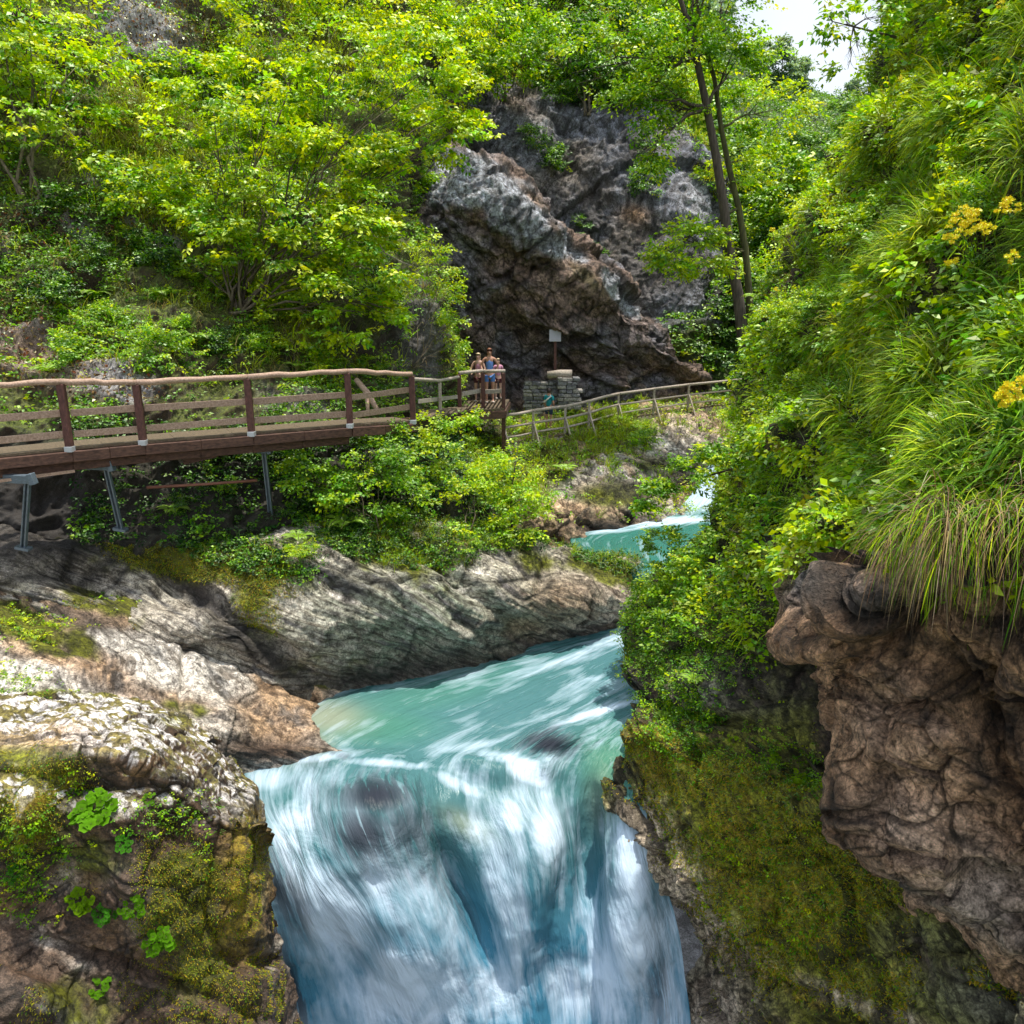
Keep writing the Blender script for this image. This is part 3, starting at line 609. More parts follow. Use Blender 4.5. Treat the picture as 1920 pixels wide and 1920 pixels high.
SL = [
 [(1180,1172),(1000,1205),(800,1255),(640,1296),(560,1345),(500,1395),(440,1432),(440,1480),(470,1580),(505,1690),(535,1800),(560,1920),(600,2120)],
 [(1192,1177),(1040,1225),(880,1275),(740,1325),(655,1370),(595,1405),(540,1440),(525,1500),(570,1600),(630,1700),(680,1810),(720,1920),(750,2120)],
 [(1200,1190),(1070,1250),(930,1310),(810,1360),(730,1395),(680,1425),(645,1465),(640,1520),(680,1610),(730,1710),(780,1810),(820,1920),(850,2120)],
 [(1210,1210),(1090,1275),(970,1335),(870,1380),(810,1415),(780,1445),(775,1490),(795,1550),(830,1630),(865,1720),(890,1815),(915,1920),(930,2120)],
 [(1225,1240),(1120,1300),(1020,1355),(945,1395),(905,1425),(895,1460),(905,1510),(925,1570),(945,1645),(965,1730),(980,1820),(995,1920),(1000,2120)],
 [(1240,1270),(1150,1325),(1070,1370),(1010,1405),(980,1435),(975,1470),(985,1520),(1005,1580),(1025,1655),(1035,1735),(1045,1820),(1055,1920),(1060,2120)],
 [(1255,1300),(1185,1340),(1125,1380),(1085,1410),(1065,1440),(1058,1480),(1062,1530),(1075,1590),(1085,1660),(1092,1740),(1098,1825),(1105,1920),(1110,2120)],
 [(1270,1320),(1215,1350),(1170,1390),(1140,1425),(1122,1455),(1110,1495),(1108,1545),(1115,1605),(1130,1670),(1140,1745),(1150,1830),(1160,1920),(1165,2120)],
 [(1290,1330),(1250,1365),(1215,1405),(1190,1440),(1170,1475),(1160,1515),(1165,1560),(1180,1615),(1200,1680),(1215,1755),(1230,1835),(1240,1920),(1245,2120)],
 [(1320,1335),(1290,1375),(1260,1415),(1240,1450),(1225,1485),(1215,1525),(1220,1570),(1235,1625),(1258,1690),(1275,1760),(1285,1840),(1295,1920),(1300,2120)]]
OFF = [25, 10, 45, 30, 0, -22, -34, -24, 0, 12]
UP = [.62, .55, .45, .30, .28, .25, -.02, -.10, .05, .08]
lines = []
for k, sl in enumerate(SL):
    lines.append([at_z(px, py, zt(py-OFF[k]*float(np.interp(py, [1330, 1420, 1700], [0, 1, .6])))+UP[k]*math.sin(math.pi*min(1, max(0, (py-1430)/460)))) for (px, py) in sl])
def colf_low(s):
    teal = C(.07, .20, .22); green = C(.07, .24, .16); deep = C(.045, .17, .29); bed = C(.30, .33, .24)
    n = fbm(s.G*.7, 3, 5)
    c = mixc(np.broadcast_to(teal*.9+.01, s.G.shape).copy(), C(.06, .23, .36), smooth(1480, 1900, s.py+60*n))
    c = mixc(c, green, splat(s, [(1150,1430,70,70,.9,-40),(700,1360,120,40,.7),(800,1300,200,40,.5,-15)]))
    c = mixc(c, bed, splat(s, [(610,1345,75,35,.85),(560,1390,60,40,.9),(880,1550,60,24,.6,30),(1130,1500,30,60,.4)]))
    c = mixc(c, C(.02,.10,.10), splat(s, [(720,1280,110,10,.6,-10)]))
    return c
def basef_low(s):
    f = .24+.26*smooth(1420, 1620, s.py)+.30*fbm(s.G*.8, 3, 21)-.5*splat(s, [(880,1670,40,150,1,-20),(1045,1720,45,210,.9),(1110,1560,24,110,1),(1140,1460,50,60,.9,-25),(830,1480,90,30,.8,35),(720,1385,160,24,.6,-8),(565,1800,24,120,.7,-14),(920,1800,60,120,.5,-10)])
    return f
low_foam = [(1190,1190,80,20,.75,-15),(1060,1240,150,14,.55,-14),(960,1425,70,14,.8,12),(870,1400,70,12,.6,-10),(620,1418,80,10,.65,-8),(740,1432,110,9,.6,4),(985,1445,60,26,.9,30),(860,1470,100,14,.5,25),(1120,1335,90,9,.8,-18),
 (560,1560,60,70,.7,40),(620,1720,90,150,.98,-22),(760,1850,140,120,.9),(700,1640,70,70,.8,40),(960,1520,40,60,.75,-10),(1030,1560,45,110,.75),(960,1680,40,80,.55),
 (1180,1640,50,150,1),(1160,1840,70,120,.95),(1190,1760,80,80,.98),(1100,1850,80,80,.8),(500,1460,60,30,.6),(940,1860,80,80,.6),(780,1500,60,30,.2)]
low_rock = [(705,1490,85,44,.95),(680,1565,64,62,.9),(765,1550,60,70,.7,-30),(1030,1395,55,26,.95),(1010,1380,55,14,.8,-20),(860,1690,24,110,.5,-30),(520,1650,30,90,.8,-25),(555,1860,20,110,.8,-14),(545,1700,26,70,.6,-25),(800,1620,60,60,.35,-40),(1235,1860,24,80,.6),(1130,1500,20,50,.25),(640,1416,50,8,.5,15)]
low_bumps = [(620,1432,60,18,.13,10),(905,1440,60,20,.16,15),(800,1428,50,14,-.08),(540,1480,50,24,-.10,20),(1010,1440,40,22,.14),(680,1400,70,12,-.06),(590,1640,60,110,.32,-25),(870,1680,40,160,-.38,-20),(985,1600,45,120,.28,-8),(1190,1700,46,170,.3),(1050,1800,30,160,-.22),(780,1800,60,120,.2,-15),(650,1800,26,120,-.2,-18),(720,1535,105,85,.42),(880,1520,60,90,-.12,-30),(1040,1385,60,30,.16),(880,1700,28,130,-.28,-22),(1108,1600,22,120,-.42),(960,1450,60,30,.08),(1185,1700,50,160,.22),(640,1700,70,120,.14,-25),(1020,1570,40,90,.14),(780,1430,200,12,.07)]
stream('river', lines, 520, 800, bumps=low_bumps, foam=low_foam, basef=basef_low, rock=low_rock, colf=colf_low, seed=3, amp=.05)
# upper pool, behind the rock sill
ul = [[at(1330,872,25.7), at(1275,950,24.7), at_z(1180,985,-6.5), at_z(1075,1005,-6.5), at_z(1100,1050,-6.52), at_z(1190,1100,-7.0), at_z(1190,1180,-8.0)],
      [at(1400,868,25.9), at(1350,950,24.7), at_z(1270,985,-6.5), at_z(1180,1010,-6.5), at_z(1190,1060,-6.55), at_z(1240,1110,-7.1), at_z(1230,1190,-8.05)],
      [at(1470,862,26.0), at(1430,945,24.7), at_z(1370,985,-6.5), at_z(1300,1015,-6.5), at_z(1300,1070,-6.6), at_z(1310,1120,-7.2), at_z(1290,1200,-8.1)],
      [at(1560,862,26.0), at(1520,945,24.7), at_z(1480,985,-6.5), at_z(1430,1020,-6.5), at_z(1400,1080,-6.6), at_z(1390,1130,-7.2), at_z(1360,1210,-8.15)]]
stream('upper_river', ul, 200, 300, foam=[(1350,910,100,50,1,-20),(1250,978,160,9,.9,-5),(1130,995,80,6,.7,-5)], basef=lambda s: np.full(s.px.shape, .12),
       colf=lambda s: np.broadcast_to(C(.035,.17,.14), s.G.shape).copy(), bumps=(), seed=8, amp=.03)
# ================================================================ vegetation generators
UPV = C(0, 0, 1)
def unit(v): return v/np.maximum(np.linalg.norm(v, axis=-1, keepdims=True), 1e-9)
class Leaves:
    """accumulates quads (leaves, blades) with a colour per vertex"""
    def __init__(s): s.V = []; s.F = []; s.C = []; s.n = 0
    def add(s, V, F, c):
        s.V.append(V.reshape(-1, 3)); s.F.append(F+s.n); s.C.append(c.reshape(-1, 3)); s.n += V.reshape(-1, 3).shape[0]
    def leaves(s, P, D, Nn, size, col, aspect=.62, fold=.18):
        """P base points, D pointing direction, Nn face normal, size length"""
        n = len(P)
        if n == 0: return
        D = unit(D); S = unit(np.cross(Nn, D)); U = unit(np.cross(D, S)); z = np.reshape(size, (-1, 1))
        v0 = P; v1 = P+D*z*.45+S*z*aspect*.5+U*z*fold*.5
        v2 = P+D*z-U*z*fold*.6; v3 = P+D*z*.45-S*z*aspect*.5+U*z*fold*.5
        V = np.stack([v0, v1, v2, v3], 1)
        F = (np.arange(n)*4)[:, None]+np.array([0, 1, 2, 3])[None]
        s.add(V, F, np.repeat(col[:, None], 4, 1))
    def blades(s, P, D, length, width, col, droop=1.0, seg=4, tipc=None):
        n = len(P)
        if n == 0: return
        D = unit(D); W = unit(np.cross(D, UPV+RNG.normal(0, .3, (n, 3)))); L_ = np.reshape(length, (-1, 1)); w = np.reshape(width, (-1, 1))
        rows = []; p = P.copy(); d = D.copy(); cols = []
        dr = np.reshape(droop, (-1, 1)) if np.ndim(droop) else droop
        for i in range(seg+1):
            t = i/seg; ww = w*(1-t**1.6)*.5+w*.03
            rows += [p-W*ww, p+W*ww]
            cc = col if tipc is None else col+(tipc-col)*t
            cols += [cc*(.6+.4*t), cc*(.6+.4*t)]
            p = p+d*L_/seg; d = unit(d+C(0, 0, -1)*dr*(1.1/seg)*(1+t))
        V = np.stack(rows, 1); k = 2*(seg+1)
        base = (np.arange(n)*k)[:, None, None]
        f = np.array([[2*i, 2*i+1, 2*i+3, 2*i+2] for i in range(seg)])[None]
        s.add(V, (base+f).reshape(-1, 4), np.stack(cols, 1))
    def build(s, name, mat, parent=None, link=True, origin=None):
        V = np.concatenate(s.V); 
        if origin is not None: V = V-np.asarray(origin)
        return mesh_np(name, V, np.concatenate(s.F), mat, np.clip(np.concatenate(s.C), 0, 1), False, parent=parent, link=link)
def rnd(n): return RNG.normal(0, 1, (n, 3))
YG = C(.60, .76, .010); BG = C(.34, .58, .012); MG = C(.13, .33, .014); DG = C(.02, .085, .012); TG = C(.03, .13, .05); OL = C(.26, .28, .02); DRY = C(.42, .31, .12); RED = C(.20, .07, .03)
def pal(n, cols, w, var=.25):
    """n colours picked from a palette with weights, with value jitter"""
    w = np.array(w, float); w /= w.sum()
    k = RNG.choice(len(cols), n, p=w)
    c = np.array(cols)[k]*(1+RNG.uniform(-var, var, (n, 1)))
    return c*(1+RNG.uniform(-.12, .12, (n, 3)))
def sprays(lv, A, out, nleaf, R, size, cols, weights, flat=.75, droop=.15, var=.3):
    """leafy twigs: anchors A with outward directions; leaves set alternately along each twig"""
    n = len(A)
    if n == 0: return
    out = unit(out*C(1, 1, .45)+C(0, 0, .1)+rnd(n)*.28)
    side = unit(np.cross(out, UPV)+rnd(n)*.15)
    R = np.broadcast_to(R, (n,))*RNG.uniform(.6, 1.3, n)
    cc = pal(n, cols, weights, var)
    t = np.linspace(.05, 1, nleaf)[None, :, None]
    ss = (np.where(np.arange(nleaf) % 2 == 0, 1., -1.))[None, :, None]
    off = RNG.uniform(.05, .55, (n, nleaf, 1))*(1.15-t)
    P = A[:, None]+out[:, None]*R[:, None, None]*t+side[:, None]*ss*R[:, None, None]*off
    P = P-UPV*droop*R[:, None, None]*(t**2+off*.5)+RNG.normal(0, .05, P.shape)*R[:, None, None]
    D = out[:, None]*.6+side[:, None]*ss*.8+RNG.normal(0, .3, P.shape)-UPV*.25
    Nn = UPV*flat+RNG.normal(0, .42, P.shape)+out[:, None]*(1-flat)*.8
    sz = size*RNG.uniform(.6, 1.25, (n, nleaf))
    c = cc[:, None]*(1+RNG.uniform(-.22, .22, (n, nleaf, 1)))
    lv.leaves(P.reshape(-1, 3), D.reshape(-1, 3), Nn.reshape(-1, 3), sz.ravel(), c.reshape(-1, 3))
def blob_anchors(c, r, n, flat=1.0, inner=.35):
    if n < 12:
        d = unit(rnd(n)); return c+d*RNG.uniform(inner, 1, n)[:, None]**.6*r*C(1, 1, flat), d
    m = max(5, n//11)             # leaf tiers: flat clusters of twigs with gaps between
    d = unit(rnd(m)+C(0, -.15, .25)); rr = RNG.uniform(inner, 1.08, m)**.5
    S_ = c+d*rr[:, None]*np.asarray(r)*C(1, 1, flat)
    k = RNG.integers(0, m, n); sg = np.asarray(r)*RNG.uniform(.14, .30, m)[k][:, None]
    return S_[k]+rnd(n)*sg*C(1, 1, .28)-C(0, 0, 1)*np.abs(RNG.normal(0, 1, (n, 1)))*sg*.2, unit(d[k]+rnd(n)*.35)
def scatter(s, n, mask=None, margin=140, hidden=True):
    """n random points of a sheet, by area and mask, near the frame"""
    G = s.G
    a = np.linalg.norm(np.cross(G[1:, :-1]-G[:-1, :-1], G[:-1, 1:]-G[:-1, :-1]), axis=-1)
    px, py = s.px[:-1, :-1], s.py[:-1, :-1]
    w = a*((px > -margin) & (px < 1920+margin) & (py > -margin) & (py < 1920+margin) & (s.dep[:-1, :-1] > 1))
    if mask is not None: w = w*np.clip(mask[:-1, :-1], 0, None)
    cw = np.cumsum(w.ravel()); k = np.searchsorted(cw, RNG.uniform(0, cw[-1], n)); k = np.minimum(k, w.size-1)
    i, j = k//w.shape[1], k % w.shape[1]
    u, v = RNG.uniform(0, 1, (2, n, 1))
    P = G[i, j]*(1-u)*(1-v)+G[i, j+1]*u*(1-v)+G[i+1, j]*(1-u)*v+G[i+1, j+1]*u*v
    return P, s.N[i, j], px[i, j], py[i, j]
def on(s, px, py):
    e = (s.px-px)**2+(s.py-py)**2+(s.dep < 1)*1e9
    # nearest of the sheet points that project there
    m = e.min(); ok = e <= max(m*1.5, 16)
    k = np.argmin(np.where(ok, s.dep, 1e9)); i, j = np.unravel_index(k, e.shape)
    return s.G[i, j].copy(), s.N[i, j].copy()
M_LEAF = leaf_mat('leaf', .5, .05)
M_LEAFD = leaf_mat('shade_leaf', .4, .06)
M_GRASS = leaf_mat('grass_blade', .42, .14, (1.15, 1.1, .45))
M_DRY = leaf_mat('dry_leaf', .25, .1, (1.1, .9, .6))
M_BARK = wood_mat('bark', (.03, .022, .016), (.13, .10, .075), (3, 3, .5), .9)
M_BARKG = wood_mat('mossy_bark', (.025, .022, .012), (.12, .12, .03), (3, 3, .5), .9)
M_TWIG = wood_mat('twig', (.06, .045, .03), (.20, .16, .10), (3, 3, 1), .8)
# ================================================================ plants
GREENS = {'bright': ([YG, BG, MG], [5, 5, 1.5]), 'mid': ([BG, MG, YG], [4, 5, 1.2]), 'dark': ([MG, DG, BG], [4, 4, 1]), 'blue': ([TG*1.6, MG, DG], [4, 3, 2]),
          'hazy': ([C(.16,.34,.06), C(.11,.27,.07), C(.22,.40,.05)], [4, 3, 3]), 'haze2': ([C(.24,.40,.30), C(.20,.34,.28), C(.30,.45,.28)], [1, 1, 1])}  # distance haze is mixed into the hazy leaf colours
def bend(a, b, n=6, sag=.0, wob=.08):
    a = Vector(a); b = Vector(b); L0 = (b-a).length; pts = []
    for i in range(n+1):
        t = i/n; p = a.lerp(b, t)+Vector((random.uniform(-1, 1), random.uniform(-1, 1), random.uniform(-.5, .5)))*wob*L0*(.2 if i in (0, n) else 1)*.5
        p.z += sag*L0*4*t*(1-t); pts.append(p)
    pts[0] = a; return pts
def plant_tree(name, base, blobs, label, group=None, trunk=None, r0=.08, leaf=.1, nspray=250, nleaf=16, R=.45, green='bright', mat=None, bark=None, cat='tree', stems=None, wmul=None, flat=.75, twigs=True):
    """blobs: (point, radius[, density]) that make the crown; limbs run from the trunk to each"""
    t = empty(name, base, label, cat, group); base = np.asarray(base, float)
    tr = MB(); tip = base
    if trunk:
        pts = [Vector(p)-Vector(base) for p in trunk]
        n = len(pts); tr.tube(pts, [r0*(1-.72*i/(n-1)) for i in range(n)], 10); tps = [np.array(p) for p in pts]
    else: tps = [np.zeros(3)]
    lb = MB(); lv = Leaves()
    gc, gw = GREENS[green]
    for bl in blobs:
        c, r = np.asarray(bl[0], float), bl[1]; dens = bl[2] if len(bl) > 2 else 1
        cl = c-base
        k = min(range(len(tps)), key=lambda i: np.linalg.norm(tps[i]-(cl-C(0, 0, r*.9)))+.3*abs(i-len(tps)*.6))
        st = tps[k] if trunk else C(*RNG.normal(0, .12, 3))*C(1, 1, 0)
        q = bend(st, cl, 6, .05, .10); rb = max(.012, r0*.38) if trunk else r0*.6
        lb.tube(q, [rb*(1-.8*i/6) for i in range(7)], 5)
        if twigs:
            for _ in range(7):
                d = unit(RNG.normal(0, 1, 3)+C(0, 0, .3)); lb.tube(bend(q[random.randint(3, 5)], cl+d*r*.85, 3, 0, .12), [rb*.35, rb*.25, rb*.15, rb*.08], 4)
        A_, d = blob_anchors(c, r, int(nspray*dens), .85)
        sprays(lv, A_, d, nleaf, R, leaf, gc, gw, flat)
    if trunk:
        nv = len(tr.V); tr.V += lb.V; tr.F += [[i+nv for i in f] for f in lb.F]
        tr.build('trunk', bark or M_BARK, t, smooth_=True)
    else: lb.build('stems', bark or M_TWIG, t, smooth_=True)
    lv.build('crown', mat or M_LEAF, t, origin=base)
    return t
def shrub_proto(name, seed, r=1.0, nblob=5, nspray=60, nleaf=14, leaf=.09, green='bright', mat=None, tall=1.0, R=.35, label='x', cat='shrub'):
    random.seed(seed)
    bl = []
    for i in range(nblob):
        a = random.uniform(0, 6.28); q = random.uniform(.1, .75)*r
        bl.append((C(math.cos(a)*q, math.sin(a)*q, random.uniform(.35, 1.1)*r*tall), r*random.uniform(.35, .6)))
    return plant_tree(name, (0, 0, 0), bl, label, cat=cat, r0=.03*r, leaf=leaf, nspray=nspray, nleaf=nleaf, R=R, green=green, mat=mat, twigs=False)
USED = set()
def place(proto, P, scale, label, group, cat=None, rz=None, tilt=None):
    o = proto if proto.name not in USED else copy_tree(proto)
    if o is proto: USED.add(proto.name)
    o.location = [float(v) for v in P]; o.scale = (scale,)*3
    o.rotation_euler = (tilt[0] if tilt else 0, tilt[1] if tilt else 0, random.uniform(0, 6.28) if rz is None else rz)
    tag(o, label, cat, group); return o
def spread(s, n, mask, mind, tries=60):
    """positions with a minimum distance in metres"""
    P, Nn, px, py = scatter(s, n*tries, mask, 60); out = []
    for p, nn, x, y in zip(P, Nn, px, py):
        if all(np.linalg.norm(p-q[0]) > mind for q in out):
            out.append((p, nn, x, y))
            if len(out) >= n: break
    return out

# ---- the multi-stemmed hazel in front of the left cliff
def pxblobs(lst, Yd=None): return [(at(a, b, y), r*y/FPX, *(rest or [])) for a, b, r, y, *rest in lst]
hz = pxblobs([(400,190,90,21.6),(530,110,85,21.8),(660,110,85,21.9),(780,130,75,22),(835,215,65,22),(845,250,42,22,.8),(725,305,60,21.7),(650,230,95,21.3),(510,240,100,21),(400,300,80,21),
              (370,400,60,20.8,.8),(450,400,80,20.6),(550,360,85,20.6),(640,410,80,20.7),(695,430,58,21),(610,500,70,20.6),(540,480,60,20.5),(700,520,60,20.8,.8),(660,585,55,20.6,.7),(440,490,55,20.6,.6),(740,580,40,21,.7),(610,310,70,21.0),(390,520,40,20.6,.5)])
plant_tree('hazel_tree', on(A, 445, 585)[0], hz, 'big bright green multi-stemmed hazel rising behind the boardwalk railing', r0=.07, leaf=.135, nspray=105, nleaf=15, R=.40, green='bright', cat='tree')
# ---- other leafy trees on the left slope
t2 = pxblobs([(60,60,120,22,1),(140,130,80,22.5),(30,220,100,21.5),(120,300,85,21.8),(-60,120,110,21.5),(20,20,90,22.5)])
plant_tree('maple_tree', on(A, 60, 420)[0], t2, 'yellow green maple filling the upper left corner', r0=.09, leaf=.14, nspray=130, nleaf=15, R=.45, green='bright')
t3 = pxblobs([(560,20,90,27),(650,-10,90,27.5),(760,20,80,28),(480,-20,80,27),(840,60,60,29,.7)])
plant_tree('hazel_tree', on(A, 600, 140)[0], t3, 'yellow green crown at the top edge above the big hazel', r0=.08, leaf=.13, nspray=170, nleaf=14, R=.5, green='bright')
t4 = pxblobs([(930,70,60,36,1),(990,90,50,37),(910,125,38,36),(940,20,50,38)])
plant_tree('shrub_tree', on(K, 940, 190)[0], t4, 'bright bushy tree on top of the grey cliff', r0=.08, leaf=.17, nspray=150, nleaf=12, R=.55, green='mid')
t5 = pxblobs([(1060,110,60,40,1),(1120,130,45,40),(1175,150,35,40),(1040,40,70,42),(1140,60,70,42)])
plant_tree('shrub_tree', on(K, 1100, 220)[0], t5, 'dark green bushy tree spreading along the cliff top', r0=.08, leaf=.19, nspray=150, nleaf=12, R=.6, green='dark')
# ---- tall leaning tree beside the cliff
Yt = 27.
tb = at(1392, 640, Yt)
trk = [at(x, y, Yt) for x, y in ((1394,650),(1385,560),(1368,470),(1356,380),(1342,290),(1325,200),(1306,110),(1290,40),(1262,-40),(1240,-160))]
tt = pxblobs([(1200,30,85,26.5),(1130,120,65,26.5,.8),(1210,130,60,26.5),(1160,200,36,26.3,.5),(1225,190,40,26.3,.7),(1208,280,30,26,.6),(1270,120,60,27),(1365,20,50,27.2,.8),(1380,80,34,27.2,.5),(1370,130,55,27.2,.7),(1300,-30,100,27),(1270,210,35,27,.6)])
plant_tree('tall_tree', tb, tt, 'tall dark leaning trunk with drooping leafy crown beside the grey cliff', trunk=trk, r0=.19, leaf=.13, nspray=105, nleaf=15, R=.55, green='mid', bark=M_BARK)
trk2 = [at(x, y, Yt+.5) for x, y in ((1408,640),(1405,560),(1398,470),(1385,390),(1366,310),(1352,240),(1340,150),(1315,60),(1304,-20),(1300,-150))]
tt2 = pxblobs([(1290,455,42,26.6,.8),(1260,478,26,26.4,.8),(1325,500,26,26.6,.6),(1320,440,30,26.8,.6),(1400,300,50,28.5,.8),(1360,330,40,28,.5),(1430,210,60,29),(1310,-80,90,28)])
plant_tree('tall_tree', at(1408, 645, Yt+.5), tt2, 'thinner tall trunk with one low leafy bough against the rock face', trunk=trk2, r0=.13, leaf=.13, nspray=100, nleaf=14, R=.5, green='bright', bark=M_BARKG)

# ---- saplings and shrubs on the rock bank and the right slope edge
def sap(base, blobs, label, name='sapling', **k):
    kw = dict(r0=.03, leaf=.085, nspray=60, nleaf=13, R=.3, green='bright', cat='sapling'); kw.update(k)
    return plant_tree(name, base, pxblobs(blobs), label, **kw)
sap(on(B, 960, 1005)[0], [(965,870,35,18.6,.8),(985,930,50,18.6),(930,960,40,18.5),(1000,980,40,18.5),(940,900,28,18.6,.6)], 'slim sapling on the crest of the bedded rock, nearest the upper river', trunk=[at(x, y, 18.6) for x, y in ((960,1005),(958,950),(962,900),(972,830))])
sap(on(A, 820, 930)[0], [(825,805,24,19.5,.6),(800,800,24,19.5,.5),(850,785,18,19.5,.4),(875,775,16,19.5,.4),(820,850,36,19.3),(860,880,45,19.3),(780,860,40,19.3)], 'yellow green sapling reaching up in front of the viewing platform', trunk=[at(x, y, 19.5) for x, y in ((820,930),(822,870),(818,820),(826,770))])
sap(on(B, 700, 985)[0], [(650,860,55,17.3),(720,860,60,17.5),(600,900,50,17),(690,920,60,17.2),(760,920,50,17.8),(570,880,40,16.9,.8),(640,940,50,16.9,.7),(730,830,40,18,.8)], 'dense leafy hazel shrub below the end of the main railing', name='shrub', cat='shrub', nspray=95, green='mid')
sap(on(B, 880, 1000)[0], [(880,940,45,18.2),(930,1000,35,18.1,.7),(850,990,40,17.9,.6),(900,905,40,18.6)], 'low leafy shrub on the crest in the middle of the rock bank', name='shrub', cat='shrub', nspray=80)
sap(on(A, 770, 690)[0], [(810,460,24,24,.5),(830,500,26,24,.8),(838,550,20,24,.8),(848,600,16,24.2,.8),(852,650,12,24.4,.6),(855,700,10,24.5,.5)], 'bright leafy creeper shrub down the corner of the dark cliff', name='shrub', cat='shrub', nspray=70, R=.35)
sap(on(A, 560, 690)[0], [(520,600,35,20.6),(560,650,35,20.4),(590,690,26,20.3),(480,575,30,20.8,.7),(570,560,28,20.9,.5)], 'yellow sunlit shrub trailing down the gully behind the railing', name='shrub', cat='shrub', nspray=80, green='bright')
# ---- leafy boughs that reach out over the upper river from the right slope
sap(on(R, 1400, 930)[0], [(1350,865,36,15.3,.9),(1280,900,36,15.2),(1225,930,28,15.1,.8),(1400,850,44,15.2,.7),(1200,945,16,15.1,.5)], 'pale leafy bough reaching out over the upper river', name='maple_bough', cat='shrub', nspray=70, nleaf=14, R=.26, leaf=.085, trunk=[at(x, y, 15.3) for x, y in ((1430,920),(1370,880),(1300,900),(1220,932))], r0=.03, green='mid')
sap(on(R, 1290, 1080)[0], [(1250,1020,38,15.3),(1225,1080,30,15.2,.8),(1290,1050,45,14.6),(1245,1130,36,14.9),(1300,1130,45,14.0),(1260,1180,32,14.4),(1330,1180,40,13.3,.7)], 'dense leafy bush hanging down the river side of the right slope', name='shrub', cat='shrub', nspray=90, nleaf=13, R=.24, leaf=.075, green='mid')
sap(on(R, 1370, 1000)[0], [(1400,985,40,13.6),(1440,1010,44,12.6),(1350,1030,38,14),(1390,1070,40,12.6),(1470,960,36,12)], 'mid green bush on the shoulder of the right slope', name='shrub', cat='shrub', nspray=90, nleaf=13, R=.22, leaf=.07, green='mid')
# small branch that hangs into the sky gap
sap(at(1640, 60, 11.5), [(1585,45,26,11.5,.35),(1555,30,16,11.5,.3),(1610,95,28,11.5,.4),(1640,30,30,11.5,.7),(1590,130,18,11.5,.3)], 'thin leafy twigs from the right slope against the sky', name='overhanging_twigs', cat='branch', nspray=40, nleaf=8, R=.22, leaf=.09, green='mid', trunk=[at(x, y, 11.5) for x, y in ((1680,70),(1640,60),(1600,50),(1560,40))], r0=.02)

# ---- repeated shrubs
protos = {}
for gname, green, leaf, mat in (('bright', 'bright', .10, M_LEAF), ('mid', 'mid', .10, M_LEAF), ('dark', 'dark', .10, M_LEAFD)):
    protos[gname] = [shrub_proto('shrub', 40+i*7+len(gname), 1.0, 5, 42, 13, leaf, green, mat, tall=1.0 if i else .7) for i in range(3)]
HIDE = splat(A, [(270,60,140,110,1,40),(470,350,60,40,.8,50),(60,660,120,60,1,25),(210,710,110,50,1,15),(60,960,140,60,.6),(560,500,10,10,0)])
def region(s, n, mask, mind, kinds, smin, smax, label, group):
    for p, nn, x, y in spread(s, n, mask, mind):
        k = kinds[RNG.integers(len(kinds))]; pr = protos[k][RNG.integers(3)]
        adj = {'bright': 'yellow green', 'mid': 'fresh green', 'dark': 'dark green'}[k]
        place(pr, p-nn*.15, float(RNG.uniform(smin, smax)), '%s %s' % (adj, label), '%s shrubs %s' % (adj, group), 'shrub')
mA = (1-HIDE)*(A.py < 700)*np.clip(A.N[..., 2]+.5, .15, 1)
region(A, 18, mA*(A.py < 420)*(1-splat(A, [(290,270,90,110,1),(470,510,30,90,1)])), 1.5, ['bright', 'bright', 'mid', 'mid'], .7, 1.35, 'shrub high on the left hillside', 'high on the left hillside')
region(A, 30, mA*(A.py >= 420)*(A.px < 700), 1.1, ['mid', 'mid', 'dark', 'dark'], .4, .8, 'shrub low on the left hillside behind the boardwalk', 'low on the left hillside')
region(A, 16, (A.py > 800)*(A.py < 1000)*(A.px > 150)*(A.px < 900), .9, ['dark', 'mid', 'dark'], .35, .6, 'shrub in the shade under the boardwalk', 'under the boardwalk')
region(B, 15, (B.py > 985)*(B.py < 1075)*(B.px > 330)*(B.px < 1100)*smooth(.3, .8, splat(B, [(450,1040,160,40,1,15),(720,1010,170,50,1.2,10),(930,1010,120,30,1)])), .6, ['mid', 'dark', 'bright'], .22, .42, 'shrub rooted on the bedded rock bank', 'on the bedded rock bank')
region(Cs, 13, (Cs.py > 818)*(Cs.py < 960)*(1-splat(Cs, [(1270,850,110,80,1),(1150,940,170,60,1)])), .9, ['bright', 'mid', 'mid'], .4, .75, 'shrub between the path and the upper river', 'between the path and the upper river')
region(K, 20, smooth(.5, 1, splat(K, [(960,60,360,100,1.6),(1120,150,170,60,1),(1040,130,110,60,.9),(1300,640,120,70,1.2),(1280,180,50,60,1.2)])), 1.7, ['mid', 'bright', 'dark'], 1.1, 1.9, 'shrub on the ledges of the grey cliff', 'on the grey cliff')
region(K, 7, splat(K, [(1090,440,40,60,1),(1040,250,40,60,.8),(1180,330,30,50,.6),(1150,520,40,30,.8)]), 1.2, ['dark'], .7, 1.1, 'shrub clinging to the cleft of the grey cliff', 'in the cleft of the grey cliff')
region(E, 34, (E.py > 420)*(E.py < 760)*(E.px < 1700), 1.6, ['bright', 'mid', 'mid', 'dark'], 1.0, 1.9, 'shrub at the foot of the valley side', 'at the foot of the valley side')
region(R, 48, (R.py < 900)*(R.px > 1330)*(R.dep**-.6), .5, ['bright', 'bright', 'mid'], .25, .55, 'shrub on the steep right slope', 'on the steep right slope')

